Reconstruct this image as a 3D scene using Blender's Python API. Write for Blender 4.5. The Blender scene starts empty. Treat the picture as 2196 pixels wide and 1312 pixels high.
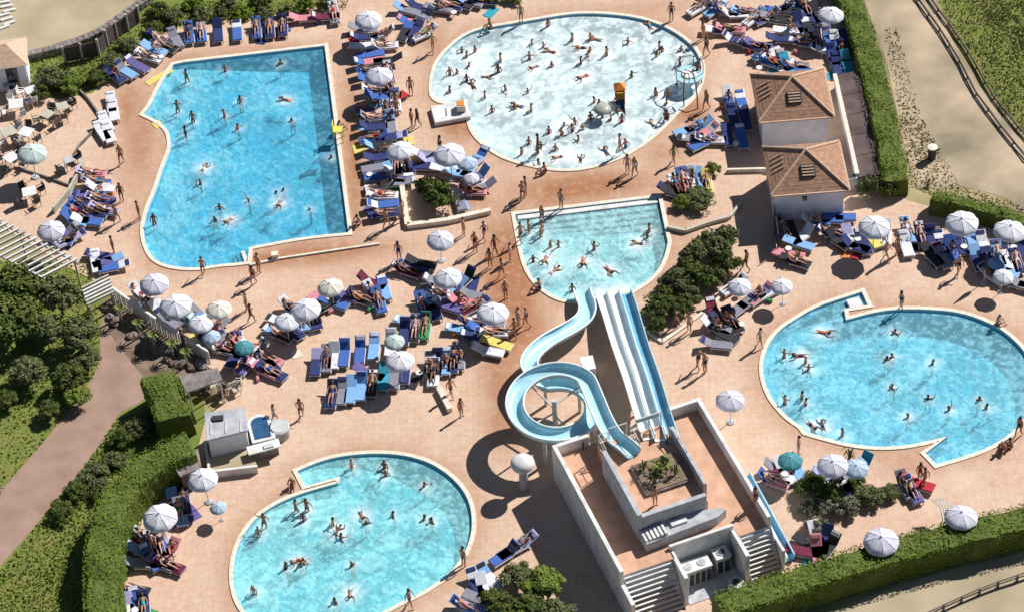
import bpy, bmesh, math, random
import numpy as np
from mathutils import Vector, Matrix
from mathutils.geometry import delaunay_2d_cdt

SC = bpy.context.scene
COL = SC.collection
rnd = random.Random(7)

# ------------------------------------------------------------------ camera
EL = math.radians(45); HF = math.radians(22); LEAN = math.atan(.08)
F = 1098 / math.tan(HF / 2); DIST = F / 34.0
CAM = Vector((0, -DIST * math.cos(EL), DIST * math.sin(EL)))
FWD = Vector((0, math.cos(EL), -math.sin(EL))); UPV = Vector((0, math.sin(EL), math.cos(EL))); RT = Vector((1, 0, 0))
cr, sr = math.cos(LEAN), math.sin(LEAN)
camx = RT * cr - UPV * sr; camy = RT * sr + UPV * cr
cd = bpy.data.cameras.new('camera'); cam = bpy.data.objects.new('camera', cd); COL.objects.link(cam)
cd.sensor_fit = 'HORIZONTAL'; cd.angle = HF; cd.clip_start = 1; cd.clip_end = 3000
m = Matrix((camx, camy, -FWD)).transposed().to_4x4(); m.translation = CAM
cam.matrix_world = m; SC.camera = cam

# ------------------------------------------------------------------ light
SUN_AZ = math.radians(37); SUN_EL = math.radians(43)
w = bpy.data.worlds.new("World"); SC.world = w; w.use_nodes = True
nt = w.node_tree; bg = nt.nodes['Background']
sky = nt.nodes.new('ShaderNodeTexSky'); sky.sky_type = 'NISHITA'; sky.sun_disc = False
sky.sun_elevation = SUN_EL; sky.sun_rotation = math.pi / 2 - SUN_AZ; sky.air_density = .75; sky.dust_density = .3
nt.links.new(sky.outputs[0], bg.inputs[0]); bg.inputs[1].default_value = 0.05
sl = bpy.data.lights.new('sun', 'SUN'); sl.energy = 5.0; sl.angle = math.radians(.55); sl.color = (1, .97, .92)
so = bpy.data.objects.new('sun', sl); COL.objects.link(so)
sdir = Vector((math.cos(SUN_AZ) * math.cos(SUN_EL), math.sin(SUN_AZ) * math.cos(SUN_EL), math.sin(SUN_EL)))
so.rotation_euler = sdir.to_track_quat('Z', 'Y').to_euler(); so.location = (0, 0, 60)
SC.view_settings.view_transform = 'Standard'; SC.view_settings.look = 'None'
SC.view_settings.exposure = 0.28; SC.view_settings.gamma = 1; SC.view_settings.use_curve_mapping = False
SC.render.engine = 'CYCLES'; SC.cycles.max_bounces = 6; SC.cycles.transparent_max_bounces = 12
SC.cycles.caustics_reflective = False; SC.cycles.caustics_refractive = False; SC.cycles.use_denoising = True

# ------------------------------------------------------------------ helpers
def P(px, py, z=0.0):
    "where the ray through a photograph pixel meets the height z"
    a = (px - 1098) / F; b = (656 - py) / F
    d = FWD + camx * a + camy * b
    t = (z - CAM.z) / d.z
    return Vector((CAM.x + t * d.x, CAM.y + t * d.y, z))

def PP(lst, z=0.0):
    return [P(p[0], p[1], z) for p in lst]

def tag(o, label=None, cat=None, group=None, kind=None):
    if label: o['label'] = label
    if cat: o['category'] = cat
    if group: o['group'] = group
    if kind: o['kind'] = kind
    return o

def empty(name, loc=(0, 0, 0), rz=0):
    o = bpy.data.objects.new(name, None); COL.objects.link(o)
    o.location = loc; o.rotation_euler = (0, 0, rz); o.empty_display_size = .2
    return o

def link(name, me, mat=None, parent=None, loc=None, rz=0, own=False):
    o = bpy.data.objects.new(name, me); COL.objects.link(o)
    if mat is not None:
        if not me.materials: me.materials.append(mat)
        if own:
            o.material_slots[0].link = 'OBJECT'; o.material_slots[0].material = mat
    if parent: o.parent = parent
    if loc is not None: o.location = loc
    if rz: o.rotation_euler = (0, 0, rz)
    return o

class MB:
    def __init__(s): s.v = []; s.f = []; s.sm = False
    def add(s, vs, fs):
        n = len(s.v); s.v += [tuple(v) for v in vs]; s.f += [tuple(i + n for i in f) for f in fs]; return s
    def box(s, c, d, rz=0, M=None):
        x, y, z = d[0] / 2, d[1] / 2, d[2] / 2
        vs = [Vector((a, b, e)) for e in (-z, z) for a, b in ((-x, -y), (x, -y), (x, y), (-x, y))]
        R = M if M is not None else Matrix.Rotation(rz, 3, 'Z')
        vs = [R @ v + Vector(c) for v in vs]
        return s.add(vs, [(3, 2, 1, 0), (4, 5, 6, 7), (0, 1, 5, 4), (1, 2, 6, 5), (2, 3, 7, 6), (3, 0, 4, 7)])
    def prism(s, pts, z0, z1):
        n = len(pts); A = area(pts)
        if A < 0: pts = pts[::-1]
        vs = [(p[0], p[1], z0) for p in pts] + [(p[0], p[1], z1) for p in pts]
        fs = [tuple(range(n))[::-1], tuple(range(n, 2 * n))] + [(i, (i + 1) % n, n + (i + 1) % n, n + i) for i in range(n)]
        return s.add(vs, fs)
    def tube(s, pts, r, n=8, cap=True):
        pts = [Vector(p) for p in pts]; rs = r if isinstance(r, (list, tuple)) else [r] * len(pts)
        base = len(s.v); up = Vector((0, 0, 1))
        for i, p in enumerate(pts):
            t = (pts[min(i + 1, len(pts) - 1)] - pts[max(i - 1, 0)]).normalized()
            u = t.cross(up) if abs(t.z) < .95 else t.cross(Vector((1, 0, 0)))
            u.normalize(); v = u.cross(t)
            for k in range(n):
                a = 2 * math.pi * k / n
                s.v.append(tuple(p + (u * math.cos(a) + v * math.sin(a)) * rs[i]))
        for i in range(len(pts) - 1):
            for k in range(n):
                a = base + i * n + k; b = base + i * n + (k + 1) % n
                s.f.append((a, a + n, b + n, b))
        if cap:
            s.f.append(tuple(base + k for k in range(n)))
            e = base + (len(pts) - 1) * n; s.f.append(tuple(e + k for k in range(n))[::-1])
        return s
    def wall(s, p, q, th, z0, z1):
        p = Vector(p[:2]); q = Vector(q[:2]); d = (q - p).normalized(); nn = Vector((-d.y, d.x)) * th / 2
        return s.prism([p + nn, p - nn, q - nn, q + nn], z0, z1)
    def sphere(s, c, r, n=10, m_=6, z0=-1.0):
        r = r if isinstance(r, (tuple, list)) else (r, r, r); base = len(s.v)
        for i in range(m_ + 1):
            ph = math.asin(z0) + (math.pi / 2 - math.asin(z0)) * i / m_
            for k in range(n):
                a = 2 * math.pi * k / n
                s.v.append((c[0] + r[0] * math.cos(ph) * math.cos(a), c[1] + r[1] * math.cos(ph) * math.sin(a), c[2] + r[2] * math.sin(ph)))
        for i in range(m_):
            for k in range(n):
                a = base + i * n + k; b = base + i * n + (k + 1) % n
                s.f.append((a, b, b + n, a + n))
        return s
    def mesh(s, name, smooth=False, bevel=0):
        me = bpy.data.meshes.new(name); me.from_pydata(s.v, [], s.f)
        if bevel:
            bm = bmesh.new(); bm.from_mesh(me)
            bmesh.ops.bevel(bm, geom=bm.edges[:], offset=bevel, segments=1, affect='EDGES'); bm.to_mesh(me); bm.free()
        if smooth: me.polygons.foreach_set('use_smooth', [True] * len(me.polygons))
        me.update(); return me
    def obj(s, name, mat, parent=None, smooth=False, bevel=0, **k):
        return link(name, s.mesh(name, smooth, bevel), mat, parent, **k)

def area(p):
    return .5 * sum(p[i][0] * p[(i + 1) % len(p)][1] - p[(i + 1) % len(p)][0] * p[i][1] for i in range(len(p)))

def inside(x, y, poly):
    c = False; n = len(poly); j = n - 1
    for i in range(n):
        xi, yi = poly[i][0], poly[i][1]; xj, yj = poly[j][0], poly[j][1]
        if (yi > y) != (yj > y) and x < (xj - xi) * (y - yi) / (yj - yi) + xi: c = not c
        j = i
    return c

def region(outer, holes=(), step=None, inner=()):
    "flat triangulated sheet with holes; returns verts 2d, faces"
    vs = []; es = []
    for loop in [outer] + list(holes):
        b = len(vs); vs += [Vector((p[0], p[1])) for p in loop]
        es += [(b + i, b + (i + 1) % len(loop)) for i in range(len(loop))]
    if step:
        xs = [p[0] for p in outer]; ys = [p[1] for p in outer]
        r2 = random.Random(3)
        x = min(xs)
        while x < max(xs):
            y = min(ys)
            while y < max(ys):
                q = (x + r2.uniform(-.2, .2) * step, y + r2.uniform(-.2, .2) * step)
                if inside(q[0], q[1], outer) and not any(inside(q[0], q[1], h) for h in holes): vs.append(Vector(q))
                y += step
            x += step
    V, E_, Fc = delaunay_2d_cdt(vs, es, [], 0, 1e-5)[:3]
    keep = []
    for f in Fc:
        cx = sum(V[i].x for i in f) / 3; cy = sum(V[i].y for i in f) / 3
        if inside(cx, cy, outer) and not any(inside(cx, cy, h) for h in holes):
            a, b, c = (V[i] for i in f)
            if (b.x - a.x) * (c.y - a.y) - (b.y - a.y) * (c.x - a.x) < 0: f = f[::-1]
            keep.append(tuple(f))
    return V, keep

def sheet(name, outer, z, mat, holes=(), step=None, parent=None, zf=None, attr=None):
    V, fs = region(outer, holes, step)
    me = bpy.data.meshes.new(name)
    me.from_pydata([(v.x, v.y, zf(v.x, v.y) if zf else z) for v in V], [], fs)
    if attr:
        for nm, fn in attr.items():
            a = me.attributes.new(nm, 'FLOAT', 'POINT'); a.data.foreach_set('value', [fn(v.x, v.y) for v in V])
    me.update()
    return link(name, me, mat, parent)

def offset(poly, d):
    "grow (d>0) a closed polygon"
    n = len(poly); s = 1 if area(poly) > 0 else -1; out = []
    for i in range(n):
        p = Vector(poly[i][:2]); a = Vector(poly[i - 1][:2]); b = Vector(poly[(i + 1) % n][:2])
        e1 = (p - a).normalized(); e2 = (b - p).normalized()
        n1 = Vector((e1.y, -e1.x)) * s; n2 = Vector((e2.y, -e2.x)) * s
        mm = n1 + n2
        if mm.length < 1e-4: mm = n1
        mm.normalize(); k = 1 / max(.45, mm.dot(n1))
        out.append(p + mm * d * k)
    return out

def chaikin(pts, it=2, closed=True):
    "corner cutting; a point with a third entry stays sharp"
    for _ in range(it):
        out = []; n = len(pts)
        for i in range(n):
            p = pts[i]
            if len(p) > 2: out.append(p); continue
            a = pts[i - 1] if (closed or i > 0) else p; b = pts[(i + 1) % n] if (closed or i < n - 1) else p
            if not closed and i in (0, n - 1): out.append(p); continue
            out.append((p[0] * .75 + a[0] * .25, p[1] * .75 + a[1] * .25))
            out.append((p[0] * .75 + b[0] * .25, p[1] * .75 + b[1] * .25))
        pts = out
    return pts

def resample(pts, n):
    pts = [Vector(p) for p in pts]; L = [0]
    for a, b in zip(pts, pts[1:]): L.append(L[-1] + (b - a).length)
    out = []; j = 0
    for i in range(n):
        t = L[-1] * i / (n - 1)
        while j < len(pts) - 2 and L[j + 1] < t: j += 1
        k = (t - L[j]) / max(1e-9, L[j + 1] - L[j]); out.append(pts[j].lerp(pts[j + 1], k))
    return out

# ------------------------------------------------------------------ materials
def mat(name, c, rough=.7, var=.12, scale=3.0, detail=4, bump=0.0, c2=None, metal=0, spec=.3, bscale=None, obj=True):
    m = bpy.data.materials.new(name); m.use_nodes = True; N = m.node_tree.nodes; L = m.node_tree.links
    b = N['Principled BSDF']; b.inputs['Roughness'].default_value = rough; b.inputs['Metallic'].default_value = metal
    b.inputs['Specular IOR Level'].default_value = spec
    tc = N.new('ShaderNodeTexCoord'); no = N.new('ShaderNodeTexNoise'); no.inputs['Scale'].default_value = scale
    no.inputs['Detail'].default_value = detail; L.new(tc.outputs['Object'], no.inputs['Vector'])
    mx = N.new('ShaderNodeMix'); mx.data_type = 'RGBA'
    c2 = c2 or tuple(max(0, min(1, x * (1 - var * 2))) for x in c)
    c1 = tuple(min(1, x * (1 + var)) for x in c)
    rp = N.new('ShaderNodeMapRange'); rp.inputs[1].default_value = .3; rp.inputs[2].default_value = .7
    L.new(no.outputs[0], rp.inputs[0]); L.new(rp.outputs[0], mx.inputs[0])
    mx.inputs[6].default_value = (*c1, 1); mx.inputs[7].default_value = (*c2, 1)
    L.new(mx.outputs[2], b.inputs['Base Color'])
    if bump:
        bp = N.new('ShaderNodeBump'); bp.inputs['Strength'].default_value = bump; n2 = N.new('ShaderNodeTexNoise')
        n2.inputs['Scale'].default_value = bscale or scale * 4; L.new(tc.outputs['Object'], n2.inputs['Vector'])
        L.new(n2.outputs[0], bp.inputs['Height']); L.new(bp.outputs[0], b.inputs['Normal'])
    return m

def leafmat(name, c1, c2):
    m = bpy.data.materials.new(name); m.use_nodes = True; N = m.node_tree.nodes; L = m.node_tree.links
    b = N['Principled BSDF']; b.inputs['Roughness'].default_value = .75; b.inputs['Specular IOR Level'].default_value = .12
    g = N.new('ShaderNodeNewGeometry'); tc = N.new('ShaderNodeTexCoord'); no = N.new('ShaderNodeTexNoise')
    no.inputs['Scale'].default_value = 1.3; L.new(tc.outputs['Object'], no.inputs['Vector'])
    ad = N.new('ShaderNodeMath'); ad.operation = 'ADD'; L.new(g.outputs['Random Per Island'], ad.inputs[0]); L.new(no.outputs[0], ad.inputs[1])
    mr = N.new('ShaderNodeMapRange'); mr.inputs[1].default_value = .35; mr.inputs[2].default_value = 1.35; L.new(ad.outputs[0], mr.inputs[0])
    mx = N.new('ShaderNodeMix'); mx.data_type = 'RGBA'; mx.inputs[6].default_value = (*c1, 1); mx.inputs[7].default_value = (*c2, 1)
    L.new(mr.outputs[0], mx.inputs[0]); L.new(mx.outputs[2], b.inputs['Base Color'])
    return m

def deckmat():
    m = bpy.data.materials.new('terracotta_paving'); m.use_nodes = True; N = m.node_tree.nodes; L = m.node_tree.links
    b = N['Principled BSDF']; b.inputs['Roughness'].default_value = .8; b.inputs['Specular IOR Level'].default_value = .2
    tc = N.new('ShaderNodeTexCoord')
    def noise(s, d, r=.6, lo=.3, hi=.7):
        n = N.new('ShaderNodeTexNoise'); n.inputs['Scale'].default_value = s; n.inputs['Detail'].default_value = d; n.inputs['Roughness'].default_value = r
        L.new(tc.outputs['Object'], n.inputs['Vector']); q = N.new('ShaderNodeMapRange'); q.inputs[1].default_value = lo; q.inputs[2].default_value = hi
        L.new(n.outputs[0], q.inputs[0]); return q.outputs[0]
    def mix(f, a, c, k=1.0):
        x = N.new('ShaderNodeMix'); x.data_type = 'RGBA'
        if k != 1.0:
            mu = N.new('ShaderNodeMath'); mu.operation = 'MULTIPLY'; mu.inputs[1].default_value = k; L.new(f, mu.inputs[0]); f = mu.outputs[0]
        L.new(f, x.inputs[0])
        for i, v in ((6, a), (7, c)):
            if isinstance(v, tuple): x.inputs[i].default_value = (*v, 1)
            else: L.new(v, x.inputs[i])
        return x.outputs[2]
    base = mix(noise(.12, 3), (.62, .475, .345), (.66, .445, .335))
    base = mix(noise(.55, 6, .7), base, (.53, .315, .215), .7)
    base = mix(noise(2.6, 6, .75, .42, .7), base, (.80, .62, .47), .6)
    base = mix(noise(5.5, 4, .8, .5, .75), base, (.42, .27, .19), .45)
    # square paving joints
    br = N.new('ShaderNodeTexBrick'); br.offset = 0; br.inputs['Scale'].default_value = 1.0
    br.inputs['Brick Width'].default_value = .4; br.inputs['Row Height'].default_value = .4; br.inputs['Mortar Size'].default_value = .012
    br.inputs['Color1'].default_value = (0, 0, 0, 1); br.inputs['Color2'].default_value = (.28, .28, .28, 1); br.inputs['Mortar'].default_value = (1, 1, 1, 1)
    mp = N.new('ShaderNodeMapping'); mp.inputs['Rotation'].default_value = (0, 0, math.radians(3)); L.new(tc.outputs['Object'], mp.inputs[0]); L.new(mp.outputs[0], br.inputs[0])
    base = mix(br.outputs[0], base, (.44, .28, .20), .5)
    base = mix(noise(.22, 8, .75, .5, .68), base, (.74, .60, .47), .5)
    base = mix(noise(9, 3, .8, .58, .7), base, (.34, .22, .16), .5)
    at = N.new('ShaderNodeAttribute'); at.attribute_name = 'wet'
    ad = N.new('ShaderNodeMath'); ad.operation = 'MULTIPLY'; L.new(at.outputs['Fac'], ad.inputs[0])
    nn = noise(1.4, 5, .7, .1, .5); L.new(nn, ad.inputs[1])
    base = mix(ad.outputs[0], base, (.37, .17, .085), 1.0 if False else .99)
    L.new(base, b.inputs['Base Color'])
    rr = N.new('ShaderNodeMapRange'); rr.inputs[3].default_value = .8; rr.inputs[4].default_value = .45; L.new(ad.outputs[0], rr.inputs[0]); L.new(rr.outputs[0], b.inputs['Roughness'])
    return m

def watermat(name, shallow, deep, pscale=1.0, amp=.5, milk=.2, milkc=(.3, .7, .85)):
    m = bpy.data.materials.new(name); m.use_nodes = True; N = m.node_tree.nodes; L = m.node_tree.links
    N.remove(N['Principled BSDF']); out = N['Material Output']
    tc = N.new('ShaderNodeTexCoord')
    wn = N.new('ShaderNodeTexNoise'); wn.inputs['Scale'].default_value = .9 * pscale; wn.inputs['Detail'].default_value = 3; L.new(tc.outputs['Object'], wn.inputs['Vector'])
    mu = N.new('ShaderNodeVectorMath'); mu.operation = 'MULTIPLY_ADD'; mu.inputs[1].default_value = (1.6, 1.6, 1.6)
    L.new(wn.outputs['Color'], mu.inputs[0]); L.new(tc.outputs['Object'], mu.inputs[2])
    vo = N.new('ShaderNodeTexVoronoi'); vo.feature = 'SMOOTH_F1'; vo.inputs['Scale'].default_value = 2.1 * pscale; L.new(mu.outputs[0], vo.inputs['Vector'])
    n2 = N.new('ShaderNodeTexNoise'); n2.inputs['Scale'].default_value = 2.6 * pscale; n2.inputs['Detail'].default_value = 5; n2.inputs['Roughness'].default_value = .7
    n2.inputs['Distortion'].default_value = 1.2; L.new(tc.outputs['Object'], n2.inputs['Vector'])
    n3 = N.new('ShaderNodeTexNoise'); n3.inputs['Scale'].default_value = .35; n3.inputs['Detail'].default_value = 2; L.new(tc.outputs['Object'], n3.inputs['Vector'])
    s1 = N.new('ShaderNodeMath'); s1.operation = 'ADD'; L.new(vo.outputs['Distance'], s1.inputs[0]); L.new(n2.outputs[0], s1.inputs[1])
    s2 = N.new('ShaderNodeMath'); s2.operation = 'ADD'; L.new(s1.outputs[0], s2.inputs[0]); L.new(n3.outputs[0], s2.inputs[1])
    mr = N.new('ShaderNodeMapRange'); mr.inputs[1].default_value = 1.12; mr.inputs[2].default_value = 1.58
    mr.inputs[3].default_value = 0; mr.inputs[4].default_value = 1; L.new(s2.outputs[0], mr.inputs[0])
    at = N.new('ShaderNodeAttribute'); at.attribute_name = 'depth'
    # depth tint, plus a noise pattern painting caustic light into the water colour
    mm = N.new('ShaderNodeMath'); mm.operation = 'MULTIPLY_ADD'; mm.inputs[1].default_value = amp; L.new(mr.outputs[0], mm.inputs[0])
    sc = N.new('ShaderNodeMath'); sc.operation = 'SUBTRACT'; sc.inputs[1].default_value = amp * .5; L.new(at.outputs['Fac'], sc.inputs[0]); L.new(sc.outputs[0], mm.inputs[2])
    mx = N.new('ShaderNodeMix'); mx.data_type = 'RGBA'; mx.clamp_factor = True; mx.inputs[6].default_value = (*shallow, 1); mx.inputs[7].default_value = (*deep, 1)
    L.new(mm.outputs[0], mx.inputs[0])
    tr = N.new('ShaderNodeBsdfTransparent'); L.new(mx.outputs[2], tr.inputs[0])
    df = N.new('ShaderNodeBsdfDiffuse'); df.inputs[0].default_value = (*milkc, 1)      # air bubbles carried in the water
    mk = N.new('ShaderNodeMixShader'); mf = N.new('ShaderNodeMapRange'); mf.inputs[3].default_value = min(1, milk * 1.35); mf.inputs[4].default_value = milk * .6
    L.new(mr.outputs[0], mf.inputs[0])
    fo = N.new('ShaderNodeAttribute'); fo.attribute_name = 'foam'; fm_ = N.new('ShaderNodeMath'); fm_.operation = 'MULTIPLY_ADD'; fm_.use_clamp = True; fm_.inputs[1].default_value = .75
    fn = N.new('ShaderNodeMath'); fn.operation = 'MULTIPLY'; L.new(fo.outputs['Fac'], fn.inputs[0]); L.new(n2.outputs[0], fn.inputs[1])
    L.new(fn.outputs[0], fm_.inputs[0]); L.new(mf.outputs[0], fm_.inputs[2]); L.new(fm_.outputs[0], mk.inputs[0])
    fc = N.new('ShaderNodeMix'); fc.data_type = 'RGBA'; fc.inputs[6].default_value = (*milkc, 1); fc.inputs[7].default_value = (.93, .97, .98, 1); L.new(fo.outputs['Fac'], fc.inputs[0]); L.new(fc.outputs[2], df.inputs[0])
    L.new(tr.outputs[0], mk.inputs[1]); L.new(df.outputs[0], mk.inputs[2])
    gl = N.new('ShaderNodeBsdfGlossy'); gl.inputs['Roughness'].default_value = .12
    bp = N.new('ShaderNodeBump'); bp.inputs['Strength'].default_value = .3; bp.inputs['Distance'].default_value = .035; L.new(s1.outputs[0], bp.inputs['Height'])
    L.new(bp.outputs[0], gl.inputs['Normal'])
    fr = N.new('ShaderNodeFresnel'); fr.inputs[0].default_value = 1.33; L.new(bp.outputs[0], fr.inputs['Normal'])
    ms = N.new('ShaderNodeMixShader'); L.new(fr.outputs[0], ms.inputs[0]); L.new(mk.outputs[0], ms.inputs[1]); L.new(gl.outputs[0], ms.inputs[2])
    L.new(ms.outputs[0], out.inputs['Surface'])
    return m

M = dict(
    deck=deckmat(),
    white=mat('white_paint', (.76, .76, .75), .55, .08, 1.4, 8, c2=(.56, .55, .53)), coping=mat('cream_coping', (.76, .70, .58), .6, .10, 4),
    plaster=mat('white_plaster', (.78, .79, .84), .8, .06, 1.6, bump=.1), greypl=mat('grey_plaster', (.46, .47, .50), .8, .14, 2),
    poolfloor=mat('pale_pool_floor', (.88, .94, .95), .7, .04, 1), poolwall=mat('blue_pool_wall', (.35, .66, .80), .5, .06, 3),
    canopy=mat('offwhite_canvas', (.70, .70, .76), .8, .07, 5), rib=mat('canvas_seam', (.44, .44, .52), .8, .05), pole=mat('white_pole', (.6, .6, .6), .4, .05),
    plastic=mat('white_plastic', (.66, .66, .68), .45, .05), dark=mat('dark_metal', (.05, .05, .06), .5, .1),
    roof=mat('brown_roof_tiles', (.38, .215, .14), .85, .16, 3.5, bump=.5, bscale=9), ridge=mat('ridge_tiles', (.60, .42, .30), .8, .12, 6),
    flatroof=mat('brown_felt_roof', (.125, .088, .085), .9, .2, .9), terr=mat('terracotta_floor', (.60, .36, .25), .8, .14, 1.3, bump=.05, c2=(.50, .29, .19)),
    slidew=mat('slide_white', (.82, .88, .89), .3, .05, 1.2, spec=.5), slideb=mat('slide_blue', (.16, .42, .62), .3, .1, 1.2, spec=.5), slidel=mat('slide_pale_blue', (.42, .68, .78), .3, .08, 1.5, spec=.5),
    stone=mat('grey_stone', (.26, .225, .215), .9, .25, 2.5, bump=.5), rock=mat('brown_rock', (.24, .17, .14), .9, .25, 3, bump=.6),
    grass=mat('grass', (.10, .145, .025), .95, .3, .8, 10, .6, c2=(.23, .215, .06), bscale=14), drygrass=mat('dry_grass', (.37, .30, .165), .95, .15, .35, 9, .4, c2=(.19, .175, .075), bscale=9),
    sand=mat('sand', (.47, .39, .26), .95, .08, .3, 12, .5, c2=(.34, .28, .185), bscale=6), track=mat('dusty_track', (.50, .385, .27), .95, .10, .28, 12, .6, c2=(.235, .20, .135), bscale=5),
    path=mat('pink_gravel_path', (.37, .245, .195), .95, .08, .7, 12, .5, c2=(.29, .19, .14), bscale=10), soil=mat('brown_soil', (.23, .165, .12), .95, .25, 1, 8, .5),
    wood=mat('grey_wood', (.20, .16, .13), .9, .2, 5), palewood=mat('pale_wood', (.52, .49, .40), .8, .12, 5), bark=mat('bark', (.12, .09, .06), .9, .2, 6, bump=.5),
    hedge=leafmat('hedge_leaves', (.07, .125, .012), (.17, .235, .028)), leafd=leafmat('dark_leaves', (.035, .06, .015), (.125, .15, .035)),
    leafo=leafmat('olive_leaves', (.06, .085, .03), (.17, .18, .075)), leafg=leafmat('grey_leaves', (.11, .115, .075), (.22, .22, .15)), leafy=leafmat('bright_leaves', (.08, .14, .02), (.22, .27, .05)),
    hair=mat('dark_hair', (.02, .014, .01), .6, .1), hairb=mat('brown_hair', (.10, .055, .025), .6, .1), hairy=mat('blond_hair', (.42, .28, .12), .6, .1), eye=mat('eyes', (.02, .02, .02), .3, 0),
    yellow=mat('yellow_plastic', (.70, .62, .10), .5, .06), orange=mat('orange_plastic', (.75, .25, .04), .5, .06), red=mat('red_plastic', (.50, .03, .03), .5, .06),
    field=leafmat('field_grass', (.06, .085, .02), (.125, .145, .04)), weeds=leafmat('dry_weeds', (.15, .15, .06), (.30, .26, .12)),
    lawn=leafmat('lawn_blades', (.09, .14, .018), (.21, .25, .05)),
    glass=mat('dark_glass', (.02, .03, .045), .1, .1, 1, spec=.8), acmetal=mat('painted_metal', (.58, .58, .56), .5, .08, 3), blueroof=mat('blue_panel', (.03, .10, .20), .3, .15, 3, spec=.6),
    cushion=mat('purple_grey_awning', (.045, .045, .075), .8, .15, 2),
)
FAB = {k: mat(n + '_fabric', c, .85, .08, 6) for k, (n, c) in dict(
    b=('blue', (.06, .14, .43)), n=('navy', (.030, .042, .15)), p=('purple', (.13, .11, .30)), w=('white', (.70, .70, .74)), g=('grey', (.24, .24, .29)),
    k=('pink', (.62, .24, .28)), t=('turquoise', (.04, .34, .46)), d=('black', (.03, .03, .038)), r=('red', (.45, .03, .04)), l=('lilac', (.40, .38, .62)),
    y=('yellow', (.72, .60, .16)), s=('sky blue', (.22, .42, .72)), o=('orange', (.70, .24, .06)), e=('green', (.05, .30, .10)), m=('maroon', (.15, .02, .05))).items()}
FN = dict(b='blue', n='navy', p='purple', w='white', g='grey', k='pink', t='turquoise', d='black', r='red', l='lilac', y='yellow', s='sky blue', o='orange', e='green', m='maroon')
SKIN = [mat('skin_fair', (.58, .36, .27), .6, .05), mat('skin_tan', (.42, .23, .15), .6, .05), mat('skin_dark', (.20, .10, .06), .6, .05)]
MW = dict(rect=watermat('lagoon_water', (.72, .97, 1), (.27, .76, .95), 1.0, 1.0, .28, (.22, .72, .96)), wave=watermat('wave_water', (1, 1, 1), (.90, .985, .995), .9, 1.1, .62, (.80, .97, 1.0)),
          splash=watermat('splash_water', (.84, 1, 1), (.54, .93, .98), 1.2, .5, .42, (.56, .95, 1.0)), right=watermat('right_water', (.80, .99, 1), (.34, .84, 1), 1.2, .75, .42, (.36, .84, 1.0)),
          bottom=watermat('near_water', (.80, 1, 1), (.36, .87, .98), 1.2, .75, .44, (.42, .94, 1.0)))

ORD = ['first', 'second', 'third', 'fourth', 'fifth', 'sixth', 'seventh', 'eighth', 'ninth', 'tenth', 'eleventh', 'twelfth', 'thirteenth', 'fourteenth', 'fifteenth', 'sixteenth', 'seventeenth', 'eighteenth', 'nineteenth', 'twentieth']
PENDING = []
def pend(o, desc, where, px, py, axis='x'):
    PENDING.append((o, desc, where, px, py, axis))
def finish_labels():
    g = {}
    for p in PENDING: g.setdefault((p[1], p[2]), []).append(p)
    for (d, wh), L in g.items():
        if len(L) == 1: L[0][0]['label'] = f'{d} {wh}'; continue
        xs = [q[3] for q in L]; ys = [q[4] for q in L]
        hor = (max(xs) - min(xs)) >= (max(ys) - min(ys))
        L.sort(key=lambda q: q[3] if hor else q[4])
        n = len(L)
        for i, q in enumerate(L):
            if hor: r = 'leftmost' if i == 0 else ('rightmost' if i == n - 1 else ORD[i] + ' from left')
            else: r = 'farthest' if i == 0 else ('nearest' if i == n - 1 else ORD[i] + ' from the top')
            q[0]['label'] = f'{d} {wh}, {r}'

# ------------------------------------------------------------------ pools
S = 1  # marks a sharp corner
rectpx = [(395,135,S),(696,100,S),(747,500,S),(650,509),(545,529,S),(534,533,S),(531,562,S),(500,566),(466,568),(427,576),(376,574),(337,562),(319,541),(308,506),(310,475),(319,444),(334,411),(350,359),(365,325),(367,303),(361,280),(340,261),(308,246,S),(324,226),(342,186),(372,140,S)]
wavepx = [(1250,30),(1310,32),(1370,40),(1420,56),(1462,80),(1492,108),(1505,140),(1503,178),(1482,215),(1447,243),(1425,268),(1400,292),(1370,315),(1330,337),(1280,355),(1230,364),(1180,362),(1120,350),(1075,335),(1035,307),(1013,280),(1006,250),(1000,222),(965,222),(930,214),(926,185),(932,150),(945,125),(970,98),(1005,72),(1050,60),(1100,52),(1160,42),(1205,34)]
splashpx = [(1105,461,S),(1412,424,S),(1432,520,S),(1426,548),(1412,580),(1390,602),(1355,625,S),(1235,645,S),(1205,643),(1175,628),(1150,607),(1130,575),(1120,540),(1112,500)]
rightpx = [(1848,627,S),(1861,655,S),(1810,663,S),(1814,687,S),(1872,671),(1922,664),(1980,664),(2050,669),(2100,684),(2140,703),(2170,725),(2200,757),(2216,800),(2216,850),(2200,895),(2170,928),(2130,955),(2080,975),(2008,996,S),(1985,972,S),(2032,936,S),(1990,946),(1940,956),(1880,959),(1820,952),(1765,938),(1728,927,S),(1718,914,S),(1690,895),(1662,865),(1645,835),(1636,800),(1638,765),(1650,735),(1672,708),(1702,688),(1751,658)]
bottompx = [(638,1010,S),(690,988),(740,977),(800,972),(860,975),(912,988),(952,1010),(985,1040),(1005,1072),(1013,1110),(1010,1152),(992,1195),(960,1233),(905,1270),(860,1290),(820,1312),(770,1338),(690,1352),(600,1348),(540,1328),(510,1290),(499,1240),(504,1190),(520,1150),(545,1115),(585,1085),(640,1060),(700,1043),(726,1036,S),(730,1022,S),(655,1043,S)]
def wpoly(px): return [Vector((q.x, q.y)) for q in (P(p[0], p[1], 0) for p in chaikin(px, 2))]
POOLS = {}
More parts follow.
